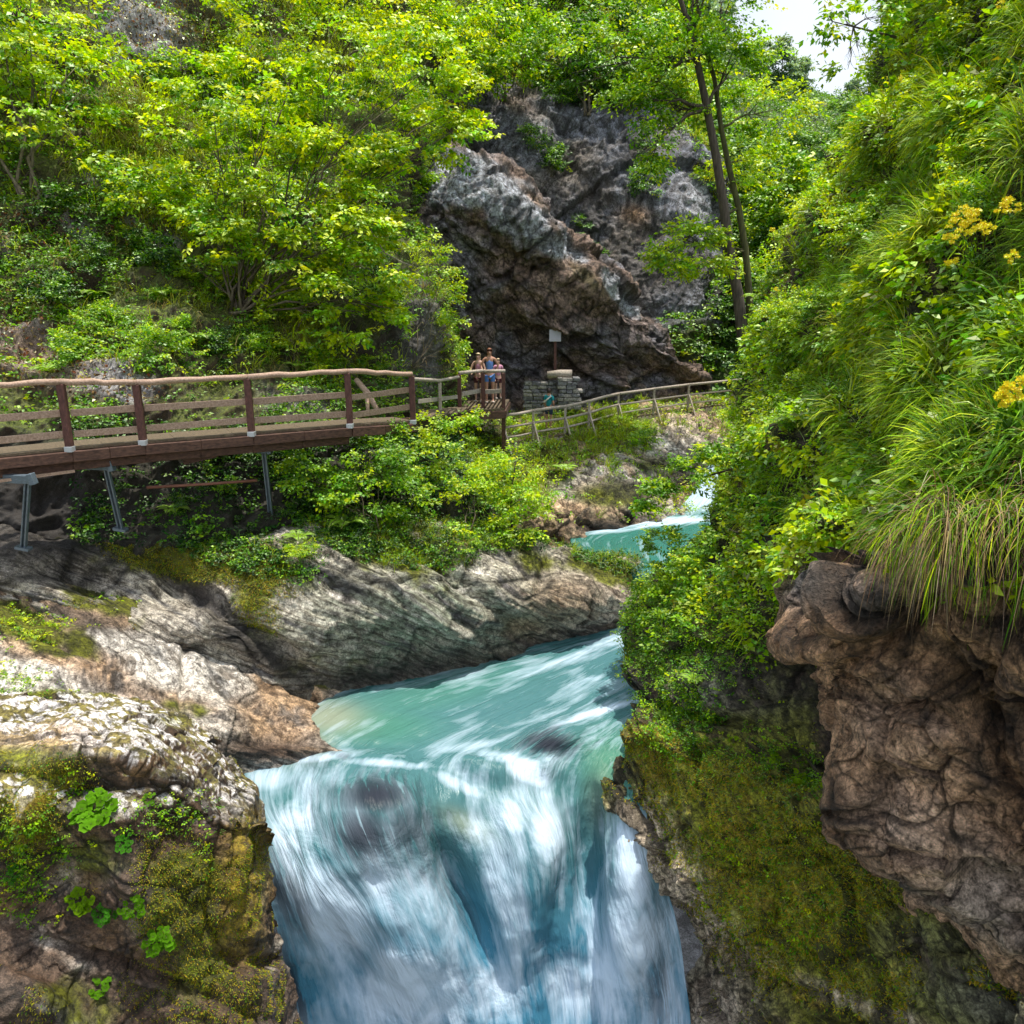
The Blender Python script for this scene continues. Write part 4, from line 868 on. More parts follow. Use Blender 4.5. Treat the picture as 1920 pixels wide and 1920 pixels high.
# ---- far woodland
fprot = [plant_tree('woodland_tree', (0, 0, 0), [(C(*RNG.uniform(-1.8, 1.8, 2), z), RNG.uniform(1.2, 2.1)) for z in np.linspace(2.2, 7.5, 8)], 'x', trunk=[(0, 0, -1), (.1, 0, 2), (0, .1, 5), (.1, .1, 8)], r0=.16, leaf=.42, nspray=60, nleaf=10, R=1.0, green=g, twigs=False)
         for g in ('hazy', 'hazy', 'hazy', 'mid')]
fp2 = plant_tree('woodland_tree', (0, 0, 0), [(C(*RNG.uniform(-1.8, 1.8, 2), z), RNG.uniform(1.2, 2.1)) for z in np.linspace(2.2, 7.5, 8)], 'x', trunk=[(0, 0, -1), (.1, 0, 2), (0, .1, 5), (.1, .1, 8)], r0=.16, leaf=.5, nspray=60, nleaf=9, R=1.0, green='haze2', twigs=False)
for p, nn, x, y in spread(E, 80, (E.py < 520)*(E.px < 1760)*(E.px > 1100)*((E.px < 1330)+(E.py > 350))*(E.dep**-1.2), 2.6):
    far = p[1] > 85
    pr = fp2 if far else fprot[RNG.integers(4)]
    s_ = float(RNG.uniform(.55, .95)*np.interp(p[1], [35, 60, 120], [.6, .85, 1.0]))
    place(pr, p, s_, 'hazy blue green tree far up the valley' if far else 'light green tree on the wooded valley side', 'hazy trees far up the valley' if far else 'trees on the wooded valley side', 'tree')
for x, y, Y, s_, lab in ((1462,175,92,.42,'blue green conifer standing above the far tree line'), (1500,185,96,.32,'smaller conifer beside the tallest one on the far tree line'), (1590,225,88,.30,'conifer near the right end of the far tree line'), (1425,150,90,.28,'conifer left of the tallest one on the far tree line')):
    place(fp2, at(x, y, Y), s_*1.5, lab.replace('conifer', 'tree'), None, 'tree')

for pr in [q for l_ in protos.values() for q in l_]+fprot+[fp2]:
    if pr.name not in USED:
        for ch in list(pr.children): bpy.data.objects.remove(ch)
        bpy.data.objects.remove(pr)
# ================================================================ ground cover (nobody could count it)
def undergrowth(name, s, n, mask, nleaf, R, size, green, label, cat='undergrowth', mat=None, lift=.1, var=.35, cvar=None):
    P, Nn, px, py = scatter(s, n, mask); lv = Leaves()
    cl, w = GREENS[green] if isinstance(green, str) else green
    lv2 = lv
    k = smooth(-.35, .35, vnoise(P*.55, 17)+.4*vnoise(P*1.7, 18))
    A1 = k > .5
    P = P+Nn*RNG.uniform(0, lift, (len(P), 1))
    dn = Nn*.9+C(0, 0, .25)+rnd(len(P))*.35
    sprays(lv, P[A1], dn[A1], nleaf, R, size, cl, w, .6, .25, var)
    cl2 = [c_*C(.62, .72, .9) for c_ in cl]
    sprays(lv, P[~A1], dn[~A1], nleaf, R, size*.9, cl2, w, .6, .25, var)
    return tag(lv.build(name, mat or M_LEAF), label, cat, kind='stuff')
def grass(name, s, n, mask, length, width, cols, w, label, droop=1.0, clump=14, spread_=.12, down=.35, cat='grass', tip=None, lift=0., mat=None):
    P, Nn, px, py = scatter(s, max(1, n//clump), mask); lv = Leaves()
    P = np.repeat(P, clump, 0); Nn = np.repeat(Nn, clump, 0); cc = np.repeat(pal(len(P)//clump, cols, w, .3), clump, 0)*(1+RNG.uniform(-.2, .2, (len(P), 1)))
    m = len(P); P = P+RNG.normal(0, spread_, (m, 3))*(1-np.abs(Nn))-Nn*.02+Nn*lift
    D = Nn*.75+C(0, 0, .7)+rnd(m)*.55
    lv.blades(P, D, length*RNG.uniform(.45, 1.25, m), width*RNG.uniform(.6, 1.3, m), cc, droop=RNG.uniform(.5, 1.5, m)*droop, seg=4)
    return tag(lv.build(name, mat or M_GRASS), label, cat, kind='stuff')
upA = np.clip(A.N[..., 2]+.6, .1, 1)
undergrowth('undergrowth', A, 17000, upA*(1-HIDE)*(A.py < 800)*(1-splat(A, [(790,640,70,120,1),(620,650,130,60,.85)]))*(.10+smooth(-.15, .2, vnoise(A.G*.8, 60))), 10, .26, .085, 'mid', 'low leafy undergrowth covering the left hillside')
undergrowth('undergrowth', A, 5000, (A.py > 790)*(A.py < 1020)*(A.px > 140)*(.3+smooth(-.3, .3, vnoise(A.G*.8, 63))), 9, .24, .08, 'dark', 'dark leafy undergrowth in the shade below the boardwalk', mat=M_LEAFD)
grass('grass', A, 30000, upA*(1-HIDE)*(A.py < 720)*(.15+splat(A, [(460,510,40,90,1.6,-20),(570,620,40,100,1.6,-35),(260,260,90,90,3),(310,340,80,90,3),(650,60,200,60,1)])), .5, .02, [YG, OL, DRY], [4, 3, 1], 'long yellow green grass hanging on the left hillside ridges', droop=1.3, spread_=.18)
mB = smooth(.3, .8, splat(B, [(450,1035,170,40,1,15),(720,1010,170,50,1.2,10),(930,1005,120,30,1),(1140,1050,110,22,.8,14)]))*(B.py < 1120)
undergrowth('undergrowth', B, 4200, mB, 9, .16, .06, 'dark', 'leafy plants growing over the top of the bedded rock bank', mat=M_LEAFD)
grass('grass', B, 8000, mB*(B.px > 700)+.15*mB, .3, .012, [YG, OL, DRY], [4, 3, 1], 'short grass on the crest of the bedded rock bank', spread_=.1)
mC = (1-splat(Cs, [(1270,850,120,80,1),(1140,935,190,65,1)]))*(Cs.py < 975)
undergrowth('undergrowth', Cs, 3300, mC, 9, .26, .09, 'bright', 'leafy plants between the path and the upper river')
grass('grass', Cs, 12000, mC*(.2+splat(Cs, [(1150,810,130,40,1.4),(980,960,80,60,.8)])), .4, .02, [YG, BG, OL], [4, 3, 2], 'bright grass between the path and the upper river')
mK = smooth(.45, .9, splat(K, [(960,50,380,100,1.6),(1120,140,180,60,1),(1040,120,110,60,.9),(1300,640,120,80,1.2),(1290,190,40,90,1.2,-20),(1325,350,10,60,.9,-20)])+.35*vnoise(K.G*.5, 64))
undergrowth('undergrowth', K, 6500, mK, 9, .5, .17, 'mid', 'leafy undergrowth on top of the grey cliff')
grass('grass', K, 14000, mK*(.1+splat(K, [(1150,60,80,130,1.5,-25),(1290,230,40,110,1.5,-20),(960,130,120,50,.8)])), .8, .05, [YG*C(1.1,1,1.5), OL, DRY], [4, 3, 2], 'yellow grass along the sunny edge of the grey cliff', spread_=.3)
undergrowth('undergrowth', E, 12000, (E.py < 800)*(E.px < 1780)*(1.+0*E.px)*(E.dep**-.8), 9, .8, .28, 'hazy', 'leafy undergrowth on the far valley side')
# the right slope, close to the viewer
hillm = smooth(1240, 1080, R.py+70*vnoise(R.G*1.3, 65)+(R.px-1300)*.12)
near = R.dep
undergrowth('undergrowth', R, 16000, hillm*(near**-1.0)*(.06+smooth(-.08, .12, vnoise(R.G*1.6, 66))), 9, .17, .066, 'bright', 'low leafy plants covering the right slope', lift=.12)
undergrowth('undergrowth', R, 3600, smooth(0, .5, splat(R, [(1290,1180,110,110,1.3),(1270,1320,70,70,.7),(1330,1260,90,60,.6)]))*1., 8, .13, .05, 'mid', 'leafy plants trailing down the rock beside the river', lift=.1)
grass('grass', R, 40000, hillm*(near**-1.2)*(.06+smooth(1450, 1800, R.px))*(.35+smooth(100, 500, R.py))*(.12+smooth(0, .3, vnoise(R.G*1.1, 67))), .58, .023, [BG, YG, MG, OL], [4, 4, 3, 1.5], 'long arching grass on the right slope', droop=1.15, clump=36, spread_=.06)
grass('grass', R, 13000, hillm*(near**-1.2)*smooth(0, .3, vnoise(R.G*1.1, 68))+splat(R, [(1600,640,60,90,.03,30),(1800,200,80,60,.02)]), .38, .007, [DRY, OL], [3, 2], 'dry straw coloured grass on the right slope', droop=1.3, clump=18, spread_=.05, cat='dry grass', mat=M_DRY)
# grass hanging over the lip of the crag
P, Nn, px, py = scatter(O, 95, (O.py < 1050)*(O.py > 900)*smooth(1600, 1800, O.px)+.12*(O.py < 1030)); 
for nm, k, wd, cc, w_, ln, dr in (('hanging_grass', 16, .009, [BG, MG, YG], [4, 3, 2], .62, 1.9), ('dry_hanging_grass', 13, .008, [DRY, C(.34,.24,.16), C(.22,.13,.08)], [1, 1, 1], .8, 2.3)):
    lv = Leaves(); Q = np.repeat(P, k, 0)+rnd(len(P)*k)*.05+C(0, .02, .08); m = len(Q)
    lv.blades(Q, C(-.25, -.75, .45)+rnd(m)*.35, ln*RNG.uniform(.4, 1.2, m), wd*RNG.uniform(.6, 1.3, m), pal(m, cc, w_), droop=dr*RNG.uniform(.6, 1.2, m), seg=6)
    tag(lv.build(nm, M_GRASS if nm[0] == 'h' else M_DRY), 'long green grass hanging over the lip of the brown crag' if nm[0] == 'h' else 'dry brown stalks hanging over the lip of the brown crag', 'grass', kind='stuff')
# dead leaves on the soil
P, Nn, px, py = scatter(R, 5000, splat(R, [(1640,930,90,90,1),(1700,780,160,50,.5,-30),(1880,800,60,120,.5),(1560,1000,60,40,.5)])*hillm+.01*hillm)
lv = Leaves(); lv.leaves(P+Nn*.02, rnd(len(P)), Nn+rnd(len(P))*.5, RNG.uniform(.03, .07, len(P)), pal(len(P), [RED, DRY*.8, SOIL*2], [2, 2, 2]), .6, .3)
tag(lv.build('leaf_litter', M_DRY), 'brown dead leaves on the bare soil of the right slope', 'leaf litter', kind='stuff')
P, Nn, px, py = scatter(A, 5000, (A.py < 760)*smooth(.2, .6, HIDE+splat(A, [(60,430,90,60,.9),(80,560,100,60,.8),(260,420,80,40,.9)])))
lv = Leaves(); lv.leaves(P+Nn*.02, rnd(len(P)), Nn+rnd(len(P))*.5, RNG.uniform(.05, .12, len(P)), pal(len(P), [RED*1.4, DRY, SOIL*2], [2, 3, 2]), .6, .3)
tag(lv.build('leaf_litter', M_DRY), 'brown dead leaves on the bare patches of the left hillside', 'leaf litter', kind='stuff')
# moss cushions and tiny leaves on the wet rock
def mossy(s, n, mask, label, size=.03):
    P, Nn, px, py = scatter(s, n, mask); lv = Leaves(); m = len(P)
    lv.blades(P-Nn*.01, Nn+rnd(m)*.5+C(0, 0, .2), size*RNG.uniform(.5, 1.4, m), size*.38*RNG.uniform(.6, 1.3, m), pal(m, [MOSS*2.6, GOLD*1.7, MG*1.1], [5, 3, 1.5], .4), droop=1.2, seg=2)
    tag(lv.build('moss', M_GRASS), label, 'moss', kind='stuff')
mossy(R, 60000, smooth(.15, .6, splat(R, [(1450,1640,260,180,.9),(1290,1450,130,90,.8),(1400,1780,220,70,.8,25),(1600,1850,200,60,.4,25)])+.5*vnoise(R.G*2.5, 70))*(R.py > 1330)*(1-BARE), 'shaggy olive moss on the rock right of the waterfall', .05)
mossy(Nb, 26000, smooth(.2, .6, splat(Nb, [(340,1680,90,120,1),(380,1850,130,90,.9),(60,1500,80,120,.9),(450,1640,40,120,.8,8),(30,1420,100,30,.8)])+.5*vnoise(Nb.G*3, 73))*(Nb.N[..., 2] < .75), 'yellow green moss on the shaded faces of the near boulder', .035)
mossy(B, 12000, smooth(.35, .8, splat(B, [(330,1050,160,40,1,10),(470,1080,110,40,1,15),(480,1140,80,50,.7,40),(180,1150,120,30,.6,20)])), 'green moss on the shoulder of the bedded rock bank', .05)
undergrowth('small_leaves', R, 1300, splat(R, [(1280,1380,70,50,1),(1460,1430,70,50,1.2,25),(1520,1470,60,30,1,20),(1350,1420,60,40,.8),(1420,1580,120,60,.25),(1480,1700,120,80,.15)]), 7, .07, .04, 'mid', 'small round-leaved plants dotted over the mossy rock', 'small plants', lift=.03)
undergrowth('small_leaves', Nb, 500, splat(Nb, [(30,1660,60,60,1),(310,1530,70,30,1),(100,1580,60,40,.7),(30,1560,60,60,.7),(140,1460,40,30,.6),(380,1560,20,60,.4)]), 7, .07, .035, 'mid', 'small leafy plants dotted over the face of the near boulder', 'small plants', lift=.03)
undergrowth('small_leaves', T, 420, splat(T, [(20,1300,60,40,1),(120,1330,50,25,.7),(60,1170,70,30,.5),(240,1080,60,40,.4),(330,1140,40,20,.5)]), 7, .09, .045, 'bright', 'small leafy plants in the cracks of the pale slabs', 'small plants', lift=.03)

undergrowth('broad_leaved_herbs', R, 5200, hillm*(near**-1.1)*smooth(-.1, .25, vnoise(R.G*1.2, 81)), 8, .26, .11, ([YG, BG, MG*1.4, OL], [4, 5, 2, 1]), 'taller broad-leaved herbs among the grass of the right slope', 'herbs', lift=.2)
P, Nn, px, py = scatter(R, 420, hillm*(near**-1.0)); tw = MB()
for p, n_ in zip(P, Nn):
    a = Vector(p); d = Vector(n_)*.5+Vector((random.uniform(-.6, .3), random.uniform(-.5, .2), random.uniform(0, .8))); l_ = random.uniform(.25, .7)
    tw.tube([a, a+d*l_*.5+Vector((0, 0, .04)), a+d*l_+Vector((0, 0, -.08))], [.005, .004, .002], 4)
tag(tw.build('dry_stems', M_TWIG, None), 'thin dry stems and twigs sticking out of the right slope', 'dry stems', kind='stuff')
# ================================================================ boardwalk, path, wall, sign, people
M_RAIL = wood_mat('rail_wood', (.28, .17, .11), (.60, .42, .32), (6, 6, 6), .7)
M_POST = wood_mat('post_wood', (.055, .022, .018), (.17, .07, .055), (4, 4, 2), .75)
M_BEAM = wood_mat('beam_wood', (.035, .016, .012), (.15, .075, .05), (2, 2, 5), .8)
M_DECK = wood_mat('deck_wood', (.06, .05, .03), (.20, .14, .09), (5, 5, 5), .8)
M_GREYW = wood_mat('weathered_wood', (.28, .22, .18), (.58, .50, .43), (4, 4, 4), .8)
M_STEEL = plain('galvanised_steel', (.15, .19, .23), .45, .3, .25)
M_PLATE = plain('steel_plate', (.55, .57, .60), .4, .3, .1)
def V3(p): return Vector([float(x) for x in p])
def hz_(v): v = Vector((v.x, v.y, 0)); return v.normalized()
deckpts = [V3(at_z(-330, 884, -2.6)), V3(at_z(133, 838, -2.6)), V3(at_z(270, 826, -2.6)), V3(at_z(473, 810, -2.6)), V3(at_z(657, 795, -2.6)), V3(at_z(775, 788, -2.7))]
bw = empty('boardwalk', deckpts[2], 'long wooden boardwalk with dark posts and pale rails fixed to the left cliff', 'boardwalk')
O0 = deckpts[2]
def seg_normals(pts):
    out = []
    for i in range(len(pts)):
        a = pts[max(i-1, 0)]; b = pts[min(i+1, len(pts)-1)]; d = hz_(b-a); out.append(Vector((-d.y, d.x, 0)))
    return out
nrm = seg_normals(deckpts)
nrm = [n if n.y > 0 else -n for n in nrm]
WD = .8
mb = MB()
for i in range(len(deckpts)-1):
    a, b = deckpts[i], deckpts[i+1]; n = max(2, round((b-a).length/.178))
    for k in range(n):
        p = a.lerp(b, (k+.5)/n); q = nrm[i].lerp(nrm[i+1], (k+.5)/n).normalized()
        mb.beam(p-q*random.uniform(.0, .05)+Vector((0, 0, -.03+random.uniform(-.006, .006))), p+q*WD+Vector((0, 0, -.03)), .18, .045)
mb.build('deck', M_DECK, bw, origin=O0)
for off, dz, w_, h_, mt, nm in ((-.02, -.165, .14, .20, M_BEAM, 'edge_beam'), (.14, -.36, .16, .16, M_BEAM, 'bearer_beam'), (1.1, -.3, .16, .3, M_BEAM, 'rear_beam')):
    mb = MB()
    for i in range(len(deckpts)-1):
        a = deckpts[i]+nrm[i]*off+Vector((0, 0, dz)); b = deckpts[i+1]+nrm[i+1]*off+Vector((0, 0, dz))
        if nm == 'bearer_beam' and i == len(deckpts)-2: continue
        m_ = a.lerp(b, .5)
        mb.beam(a, m_, w_, h_, jit=.06); mb.beam(m_, b, w_*.97, h_*.97, jit=.06)
    mb.build(nm, mt, bw, bevel=.012, origin=O0)
# pale worn strip of the lower board, seen at the left
mb = MB(); a = deckpts[0]-nrm[0]*.06+Vector((0, 0, -.50)); b = deckpts[1]-nrm[1]*.02+Vector((0, 0, -.44)); mb.beam(a, b, .05, .05); mb.build('batten', M_RAIL, bw, origin=O0)
def mkpost(parent, p, h, w=.12, plate=True, mat=M_POST, org=None, lean=(0, 0)):
    mb = MB(); top = p+Vector((lean[0], lean[1], h)); mb.beam(p+Vector((0, 0, -.1)), top, w, w, up=(0, 1, 0))
    o = mb.build('post', mat, parent, bevel=.01, origin=org)
    if plate:
        mb = MB(); mb.beam(p+Vector((0, -.005, -.08)), p+Vector((0, -.005, .02)), w+.02, w+.02, up=(0, 1, 0)); mb.build('post_shoe', M_PLATE, o, bevel=.005, origin=org)
    return top
postp = [V3(at_z(-210, 872, -2.6))]+deckpts[1:]
tops = []
for p, h in zip(postp, (1.14, 1.13, 1.05, 1.06, 1.08, 1.0)):
    tops.append(mkpost(bw, p-Vector((0, .04, 0)), h, org=O0))
tops = [deckpts[0]+Vector((-1, 0, 1.14))]+tops
for i in range(len(tops)-1):
    a, b = tops[i]+Vector((0, -.01, .04)), tops[i+1]+Vector((0, -.01, .04))
    n = 7; pts = [a.lerp(b, k/n)+Vector((0, 0, .012*math.sin(k*2.1+i)+random.uniform(-.006, .006))) for k in range(n+1)]
    mb = MB(); mb.tube(pts, [.055+.004*math.sin(k) for k in range(n+1)], 10); mb.build('handrail', M_RAIL, bw, smooth_=True, origin=O0)
    for hh, dz in ((.60, 0), (.22, 0)):
        pa = Vector((tops[i].x, tops[i].y, O0.z+(0 if i < 5 else -.05)))+Vector((0, .09, hh)); pb = Vector((tops[i+1].x, tops[i+1].y, O0.z))+Vector((0, .09, hh+random.uniform(-.01, .02)))
        d = (pb-pa).normalized()*.05
        mb = MB(); mb.beam(pa+d, pb-d, .04, .125, jit=.04); mb.build('rail', M_RAIL, bw, bevel=.006, origin=O0)
# steel brackets and struts under the deck
for (x1, y1, x2, y2) in ((52, 905, 44, 1025), (200, 880, 226, 990), (495, 848, 508, 968)):
    a = V3(at_z(x1, y1, -3.12)); b = V3(at(x2, y2, a.y+.25))
    st = MB(); d = Vector((.035, 0, 0))
    for s_ in (-1, 1): st.beam(a+d*s_, b+d*s_, .025, .07, up=(0, 1, 0))
    st.beam(a+Vector((0, .03, 0)), b+Vector((0, .03, 0)), .05, .02, up=(0, 1, 0))
    s0 = st.build('strut', M_STEEL, bw, origin=O0)
    mb = MB(); mb.beam(b+Vector((-.12, 0, 0)), b+Vector((.12, 0, -.05)), .16, .05); mb.build('foot_plate', M_STEEL, s0, origin=O0)
    c_ = a+Vector((0, -.05, .07)); mb = MB(); mb.beam(c_+Vector((-.55, .12, 0)), c_+Vector((.14, 0, 0)), .12, .15); mb.beam(c_+Vector((.08, -.01, .0)), c_+Vector((.17, -.01, .02)), .14, .2); mb.build('bracket', M_STEEL, bw, bevel=.008, origin=O0)
mb = MB(); mb.tube([V3(at(275, 914, 15.2)), V3(at(380, 908, 15.5)), V3(at(482, 901, 15.9))], .03, 8); mb.build('pipe', plain('rusty_pipe', (.22, .09, .06), .6, .3), bw, smooth_=True, origin=O0)
mb = MB(); mb.beam(V3(at(345, 866, 15.6)), V3(at(405, 852, 15.7)), .12, .1); mb.build('cross_bearer', M_BEAM, bw, origin=O0); mb = MB(); mb.beam(V3(at(100, 885, 14.3)), V3(at(140, 870, 14.4)), .12, .1); mb.build('cross_bearer', M_BEAM, bw, origin=O0)

# ---- steps and viewing platform
pf = [V3(at_z(862, 769, -3.2)), V3(at_z(906, 764, -3.2)), V3(at_z(944, 765, -3.2))]
P0 = pf[1]
vp = empty('viewing_platform', P0, 'small wooden viewing platform with three dark posts where people stand', 'platform')
mb = MB(); bk = Vector((.15, 2.2, 0)); n = 11
for k in range(n):
    p = pf[0].lerp(pf[2], (k+.5)/n); mb.beam(p+Vector((0, -.05, -.03)), p+bk+Vector((0, 0, -.03)), .165, .05)
mb.build('deck', M_DECK, vp, origin=P0)
mb = MB(); mb.beam(pf[0]+Vector((-.1, 0, -.19)), pf[2]+Vector((.08, 0, -.19)), .12, .24); mb.beam(pf[2]+Vector((0, .05, -.19)), pf[2]+bk+Vector((0, 0, -.19)), .12, .2); mb.build('edge_beam', M_BEAM, vp, bevel=.01, origin=P0)
for x_ in (0, 2):
    mb = MB(); mb.beam(pf[x_]+Vector((0, .1, -.3)), pf[x_]+Vector((0, .3, -1.5)), .12, .12, up=(0, 1, 0)); mb.build('leg', M_BEAM, vp, origin=P0)
tp = [mkpost(vp, p, 1.04, .11, False, org=P0) for p in pf]
for i in range(2):
    mb = MB(); mb.tube([tp[i]+Vector((0, 0, .04)), tp[i].lerp(tp[i+1], .5)+Vector((0, 0, .05)), tp[i+1]+Vector((.05 if i else 0, 0, .06))], .05, 8); mb.build('handrail', M_GREYW, vp, smooth_=True, origin=P0)
    mb = MB(); mb.beam(pf[i]+Vector((.06, .08, .46)), pf[i+1]+Vector((-.06, .08, .5)), .04, .13); mb.build('rail', M_GREYW, vp, bevel=.006, origin=P0)
st = [V3(at_z(786, 782, -2.85)), V3(at_z(826, 778, -3.0)), V3(at_z(857, 772, -3.15))]
S0 = st[1]
sp = empty('stair_link', S0, 'short stepped walkway with low grey rail between boardwalk and platform', 'steps')
for k in range(6):
    t = (k+.5)/6; p = st[0].lerp(st[2], t)+Vector((0, 0, -.03)); mb = MB(); mb.beam(p, p+Vector((.1, 1.2, 0)), .42, .05); mb.build('step', M_DECK, sp, origin=S0)
mb = MB(); mb.beam(st[0]+Vector((-.4, 0, -.13)), st[2]+Vector((.1, 0, -.13)), .09, .2); mb.build('side_beam', M_BEAM, sp, origin=S0)
t_ = [mkpost(sp, st[1], .85, .08, False, M_GREYW, S0)]
mb = MB(); mb.tube([st[0]+Vector((-.1, 0, .93)), st[1]+Vector((0, 0, .90)), st[2]+Vector((.05, 0, .98))], .045, 8); mb.build('handrail', M_GREYW, sp, smooth_=True, origin=S0)
mb = MB(); mb.beam(st[0]+Vector((0, .05, .38)), st[2]+Vector((0, .05, .42)), .04, .1); mb.build('rail', M_GREYW, sp, origin=S0)

# ---- far path
rp = [(945, 779, -3.62), (1000, 770, -3.58), (1060, 762, -3.52), (1105, 752, -3.45), (1160, 738, -3.38), (1227, 729, -3.32), (1292, 721, -3.27), (1375, 713, -3.2), (1460, 706, -3.15)]
rt = [V3(at_z(*q)) for q in rp]; F0 = rt[3]
fpth = empty('far_footpath', F0, 'distant railed footpath winding under the grey cliff', 'footpath')
mb = MB()
for i in range(len(rt)-1):
    a, b = rt[i]-Vector((0, 0, .95)), rt[i+1]-Vector((0, 0, .95)); n = max(2, int((b-a).length/.2))
    for k in range(n):
        p = a.lerp(b, (k+.5)/n); mb.beam(p+Vector((0, -.04, -.03)), p+Vector((-.12, 1.25, -.03)), .18, .05)
mb.build('deck', M_DECK, fpth, origin=F0)
mb = MB()
for i in range(len(rt)-1): mb.beam(rt[i]-Vector((0, 0, 1.08)), rt[i+1]-Vector((0, 0, 1.08)), .1, .18)
mb.build('edge_beam', M_GREYW, fpth, origin=F0)
for i in range(len(rt)-1):
    for dz, r_ in ((.0, .055), (-.40, .045), (-.72, .04)):
        mb = MB(); mb.tube([rt[i]+Vector((0, 0, dz)), rt[i].lerp(rt[i+1], .5)+Vector((0, 0, dz+random.uniform(-.02, .02))), rt[i+1]+Vector((0, 0, dz))], r_, 6)
        mb.build('handrail' if dz == 0 else 'rail', M_GREYW, fpth, smooth_=True, origin=F0)
for i, p in enumerate(rt):
    mb = MB(); mb.beam(p-Vector((0, 0, 1.15)), p+Vector((0, 0, .02)), .08, .08, up=(0, 1, 0)); o_ = mb.build('post', M_GREYW, fpth, origin=F0)
    mb = MB(); mb.beam(p+Vector((0, -.02, -.35)), p+Vector((.22, -.38, -1.15)), .05, .05); mb.build('brace', M_GREYW, o_, origin=F0)

# ---- dry stone wall with a log on it, sign
M_STONE = rock_mat('wall_stone', 2.0, .5, .8, .3)
def stones(name, x0, x1, yt, yb, Y, parent=None, seed=0):
    random.seed(seed); V = []; F = []; cols = []
    a = at(x0, yt, Y); b = at(x1, yb, Y); w = b[0]-a[0]; h = a[2]-b[2]; nr = max(3, int(h/.13)); O_ = np.array([a[0], Y, b[2]])
    bm = bmesh.new(); layer = bm.verts.layers.float_color.new('Col')
    for r in range(nr):
        x = -random.uniform(0, .1)
        while x < w:
            l = random.uniform(.16, .38); hh = h/nr
            g = bmesh.ops.create_cube(bm, size=1)['verts']; cc = random.choice([(.20, .20, .21), (.26, .25, .23), (.16, .16, .18), (.32, .30, .28)])
            for v in g:
                v.co = Vector((x+l/2+v.co.x*l*.95+random.uniform(-.015, .015), random.uniform(-.03, .03)+.25+v.co.y*.5, hh*(r+.5)+v.co.z*hh*.9+random.uniform(-.012, .012))); v[layer] = (*cc, 1)
            x += l
    bmesh.ops.bevel(bm, geom=bm.edges[:], offset=.018, segments=1, affect='EDGES')
    me = bpy.data.meshes.new(name); bm.to_mesh(me); bm.free(); me.materials.append(M_STONE); o = obj(name, me, parent); o.location = O_; return o
tag(stones('dry_stone_wall', 1050, 1078, 708, 768, 28.6, seed=3), 'stepped pillar of stacked pale stones at the end of the low wall', 'stone pillar')
tag(stones('retaining_wall', 985, 1045, 716, 785, 28.9, seed=4), 'low grey stone retaining wall below the sign', 'wall')
mb = MB(); a = V3(at(1027, 703, 28.95)); b = V3(at(1072, 701, 28.8)); mb.tube([a, a.lerp(b, .5)+Vector((0, 0, .03)), b], [.13, .14, .15], 12); 
lg = mb.build('log', M_GREYW, None, smooth_=True); tag(lg, 'thick grey log lying on top of the stone wall', 'log')
sg = empty('sign', at(1041, 700, 29.35), 'pale square notice on a dark red post against the rock', 'sign')
sb = V3(at(1041, 706, 29.35)); stp = V3(at(1041, 622, 29.35)); so_ = V3(at(1041, 700, 29.35))
mb = MB(); mb.beam(sb, stp, .09, .07, up=(0, 1, 0)); mb.build('post', M_POST, sg, origin=so_)
mb = MB(); c_ = V3(at(1041, 629, 29.28)); mb.beam(c_+Vector((0, 0, -.21)), c_+Vector((0, 0, .21)), .42, .03, up=(0, 1, 0)); mb.build('panel', plain('notice_paint', (.52, .50, .60), .5, 0, .05), sg, bevel=.005, origin=so_)
# branch leaning behind the railing and the pale root further up
mb = MB(); mb.tube([V3(at(668, 712, 20.2)), V3(at(690, 738, 19.9)), V3(at(708, 770, 19.6))], [.07, .08, .06], 8); mb.tube([V3(at(688, 735, 19.9)), V3(at(690, 775, 19.6))], [.06, .05], 8)
tag(mb.build('broken_stump', M_RAIL, None, smooth_=True), 'pale broken forked stump leaning behind the railing near its end', 'stump')
mb = MB(); mb.tube([V3(at(x, y, 21.6)) for x, y in ((672,365),(678,400),(700,440),(722,475),(755,492),(772,498))], [.025, .022, .02, .018, .014, .01], 6)
tag(mb.build('bare_root', M_GREYW, None, smooth_=True), 'thin pale bare root curving out of the cliff face', 'root')
# ---- people
def skin_mesh(name, joints, edges, mat, parent, sub=1, root=0):
    me = bpy.data.meshes.new(name); me.from_pydata([j[:3] for j in joints], edges, []); o = bpy.data.objects.new(name, me); COL.objects.link(o)
    sk = o.modifiers.new('s', 'SKIN'); sk.use_smooth_shade = True
    for i, j in enumerate(joints):
        v = me.skin_vertices[0].data[i]; v.radius = (j[3], j[4] if len(j) > 4 else j[3]); v.use_root = (i == root)
    ss = o.modifiers.new('d', 'SUBSURF'); ss.levels = sub; ss.render_levels = sub
    dg = bpy.context.evaluated_depsgraph_get(); m2 = bpy.data.meshes.new_from_object(o.evaluated_get(dg)); m2.name = name
    bpy.data.objects.remove(o); m2.materials.clear(); m2.materials.append(mat)
    m2.polygons.foreach_set('use_smooth', [True]*len(m2.polygons))
    return obj(name, m2, parent)
def ball(name, c, r, mat, parent, squash=(1, 1, 1), cut=None, seg=16):
    bm = bmesh.new(); bmesh.ops.create_uvsphere(bm, u_segments=seg, v_segments=seg//2+2, radius=1)
    for v in bm.verts: v.co = Vector((v.co.x*r*squash[0], v.co.y*r*squash[1], v.co.z*r*squash[2]))+Vector(c)
    if cut: bmesh.ops.delete(bm, geom=[v for v in bm.verts if cut(v.co-Vector(c))], context='VERTS')
    me = bpy.data.meshes.new(name); bm.to_mesh(me); bm.free(); me.materials.append(mat); me.polygons.foreach_set('use_smooth', [True]*len(me.polygons)); return obj(name, me, parent)
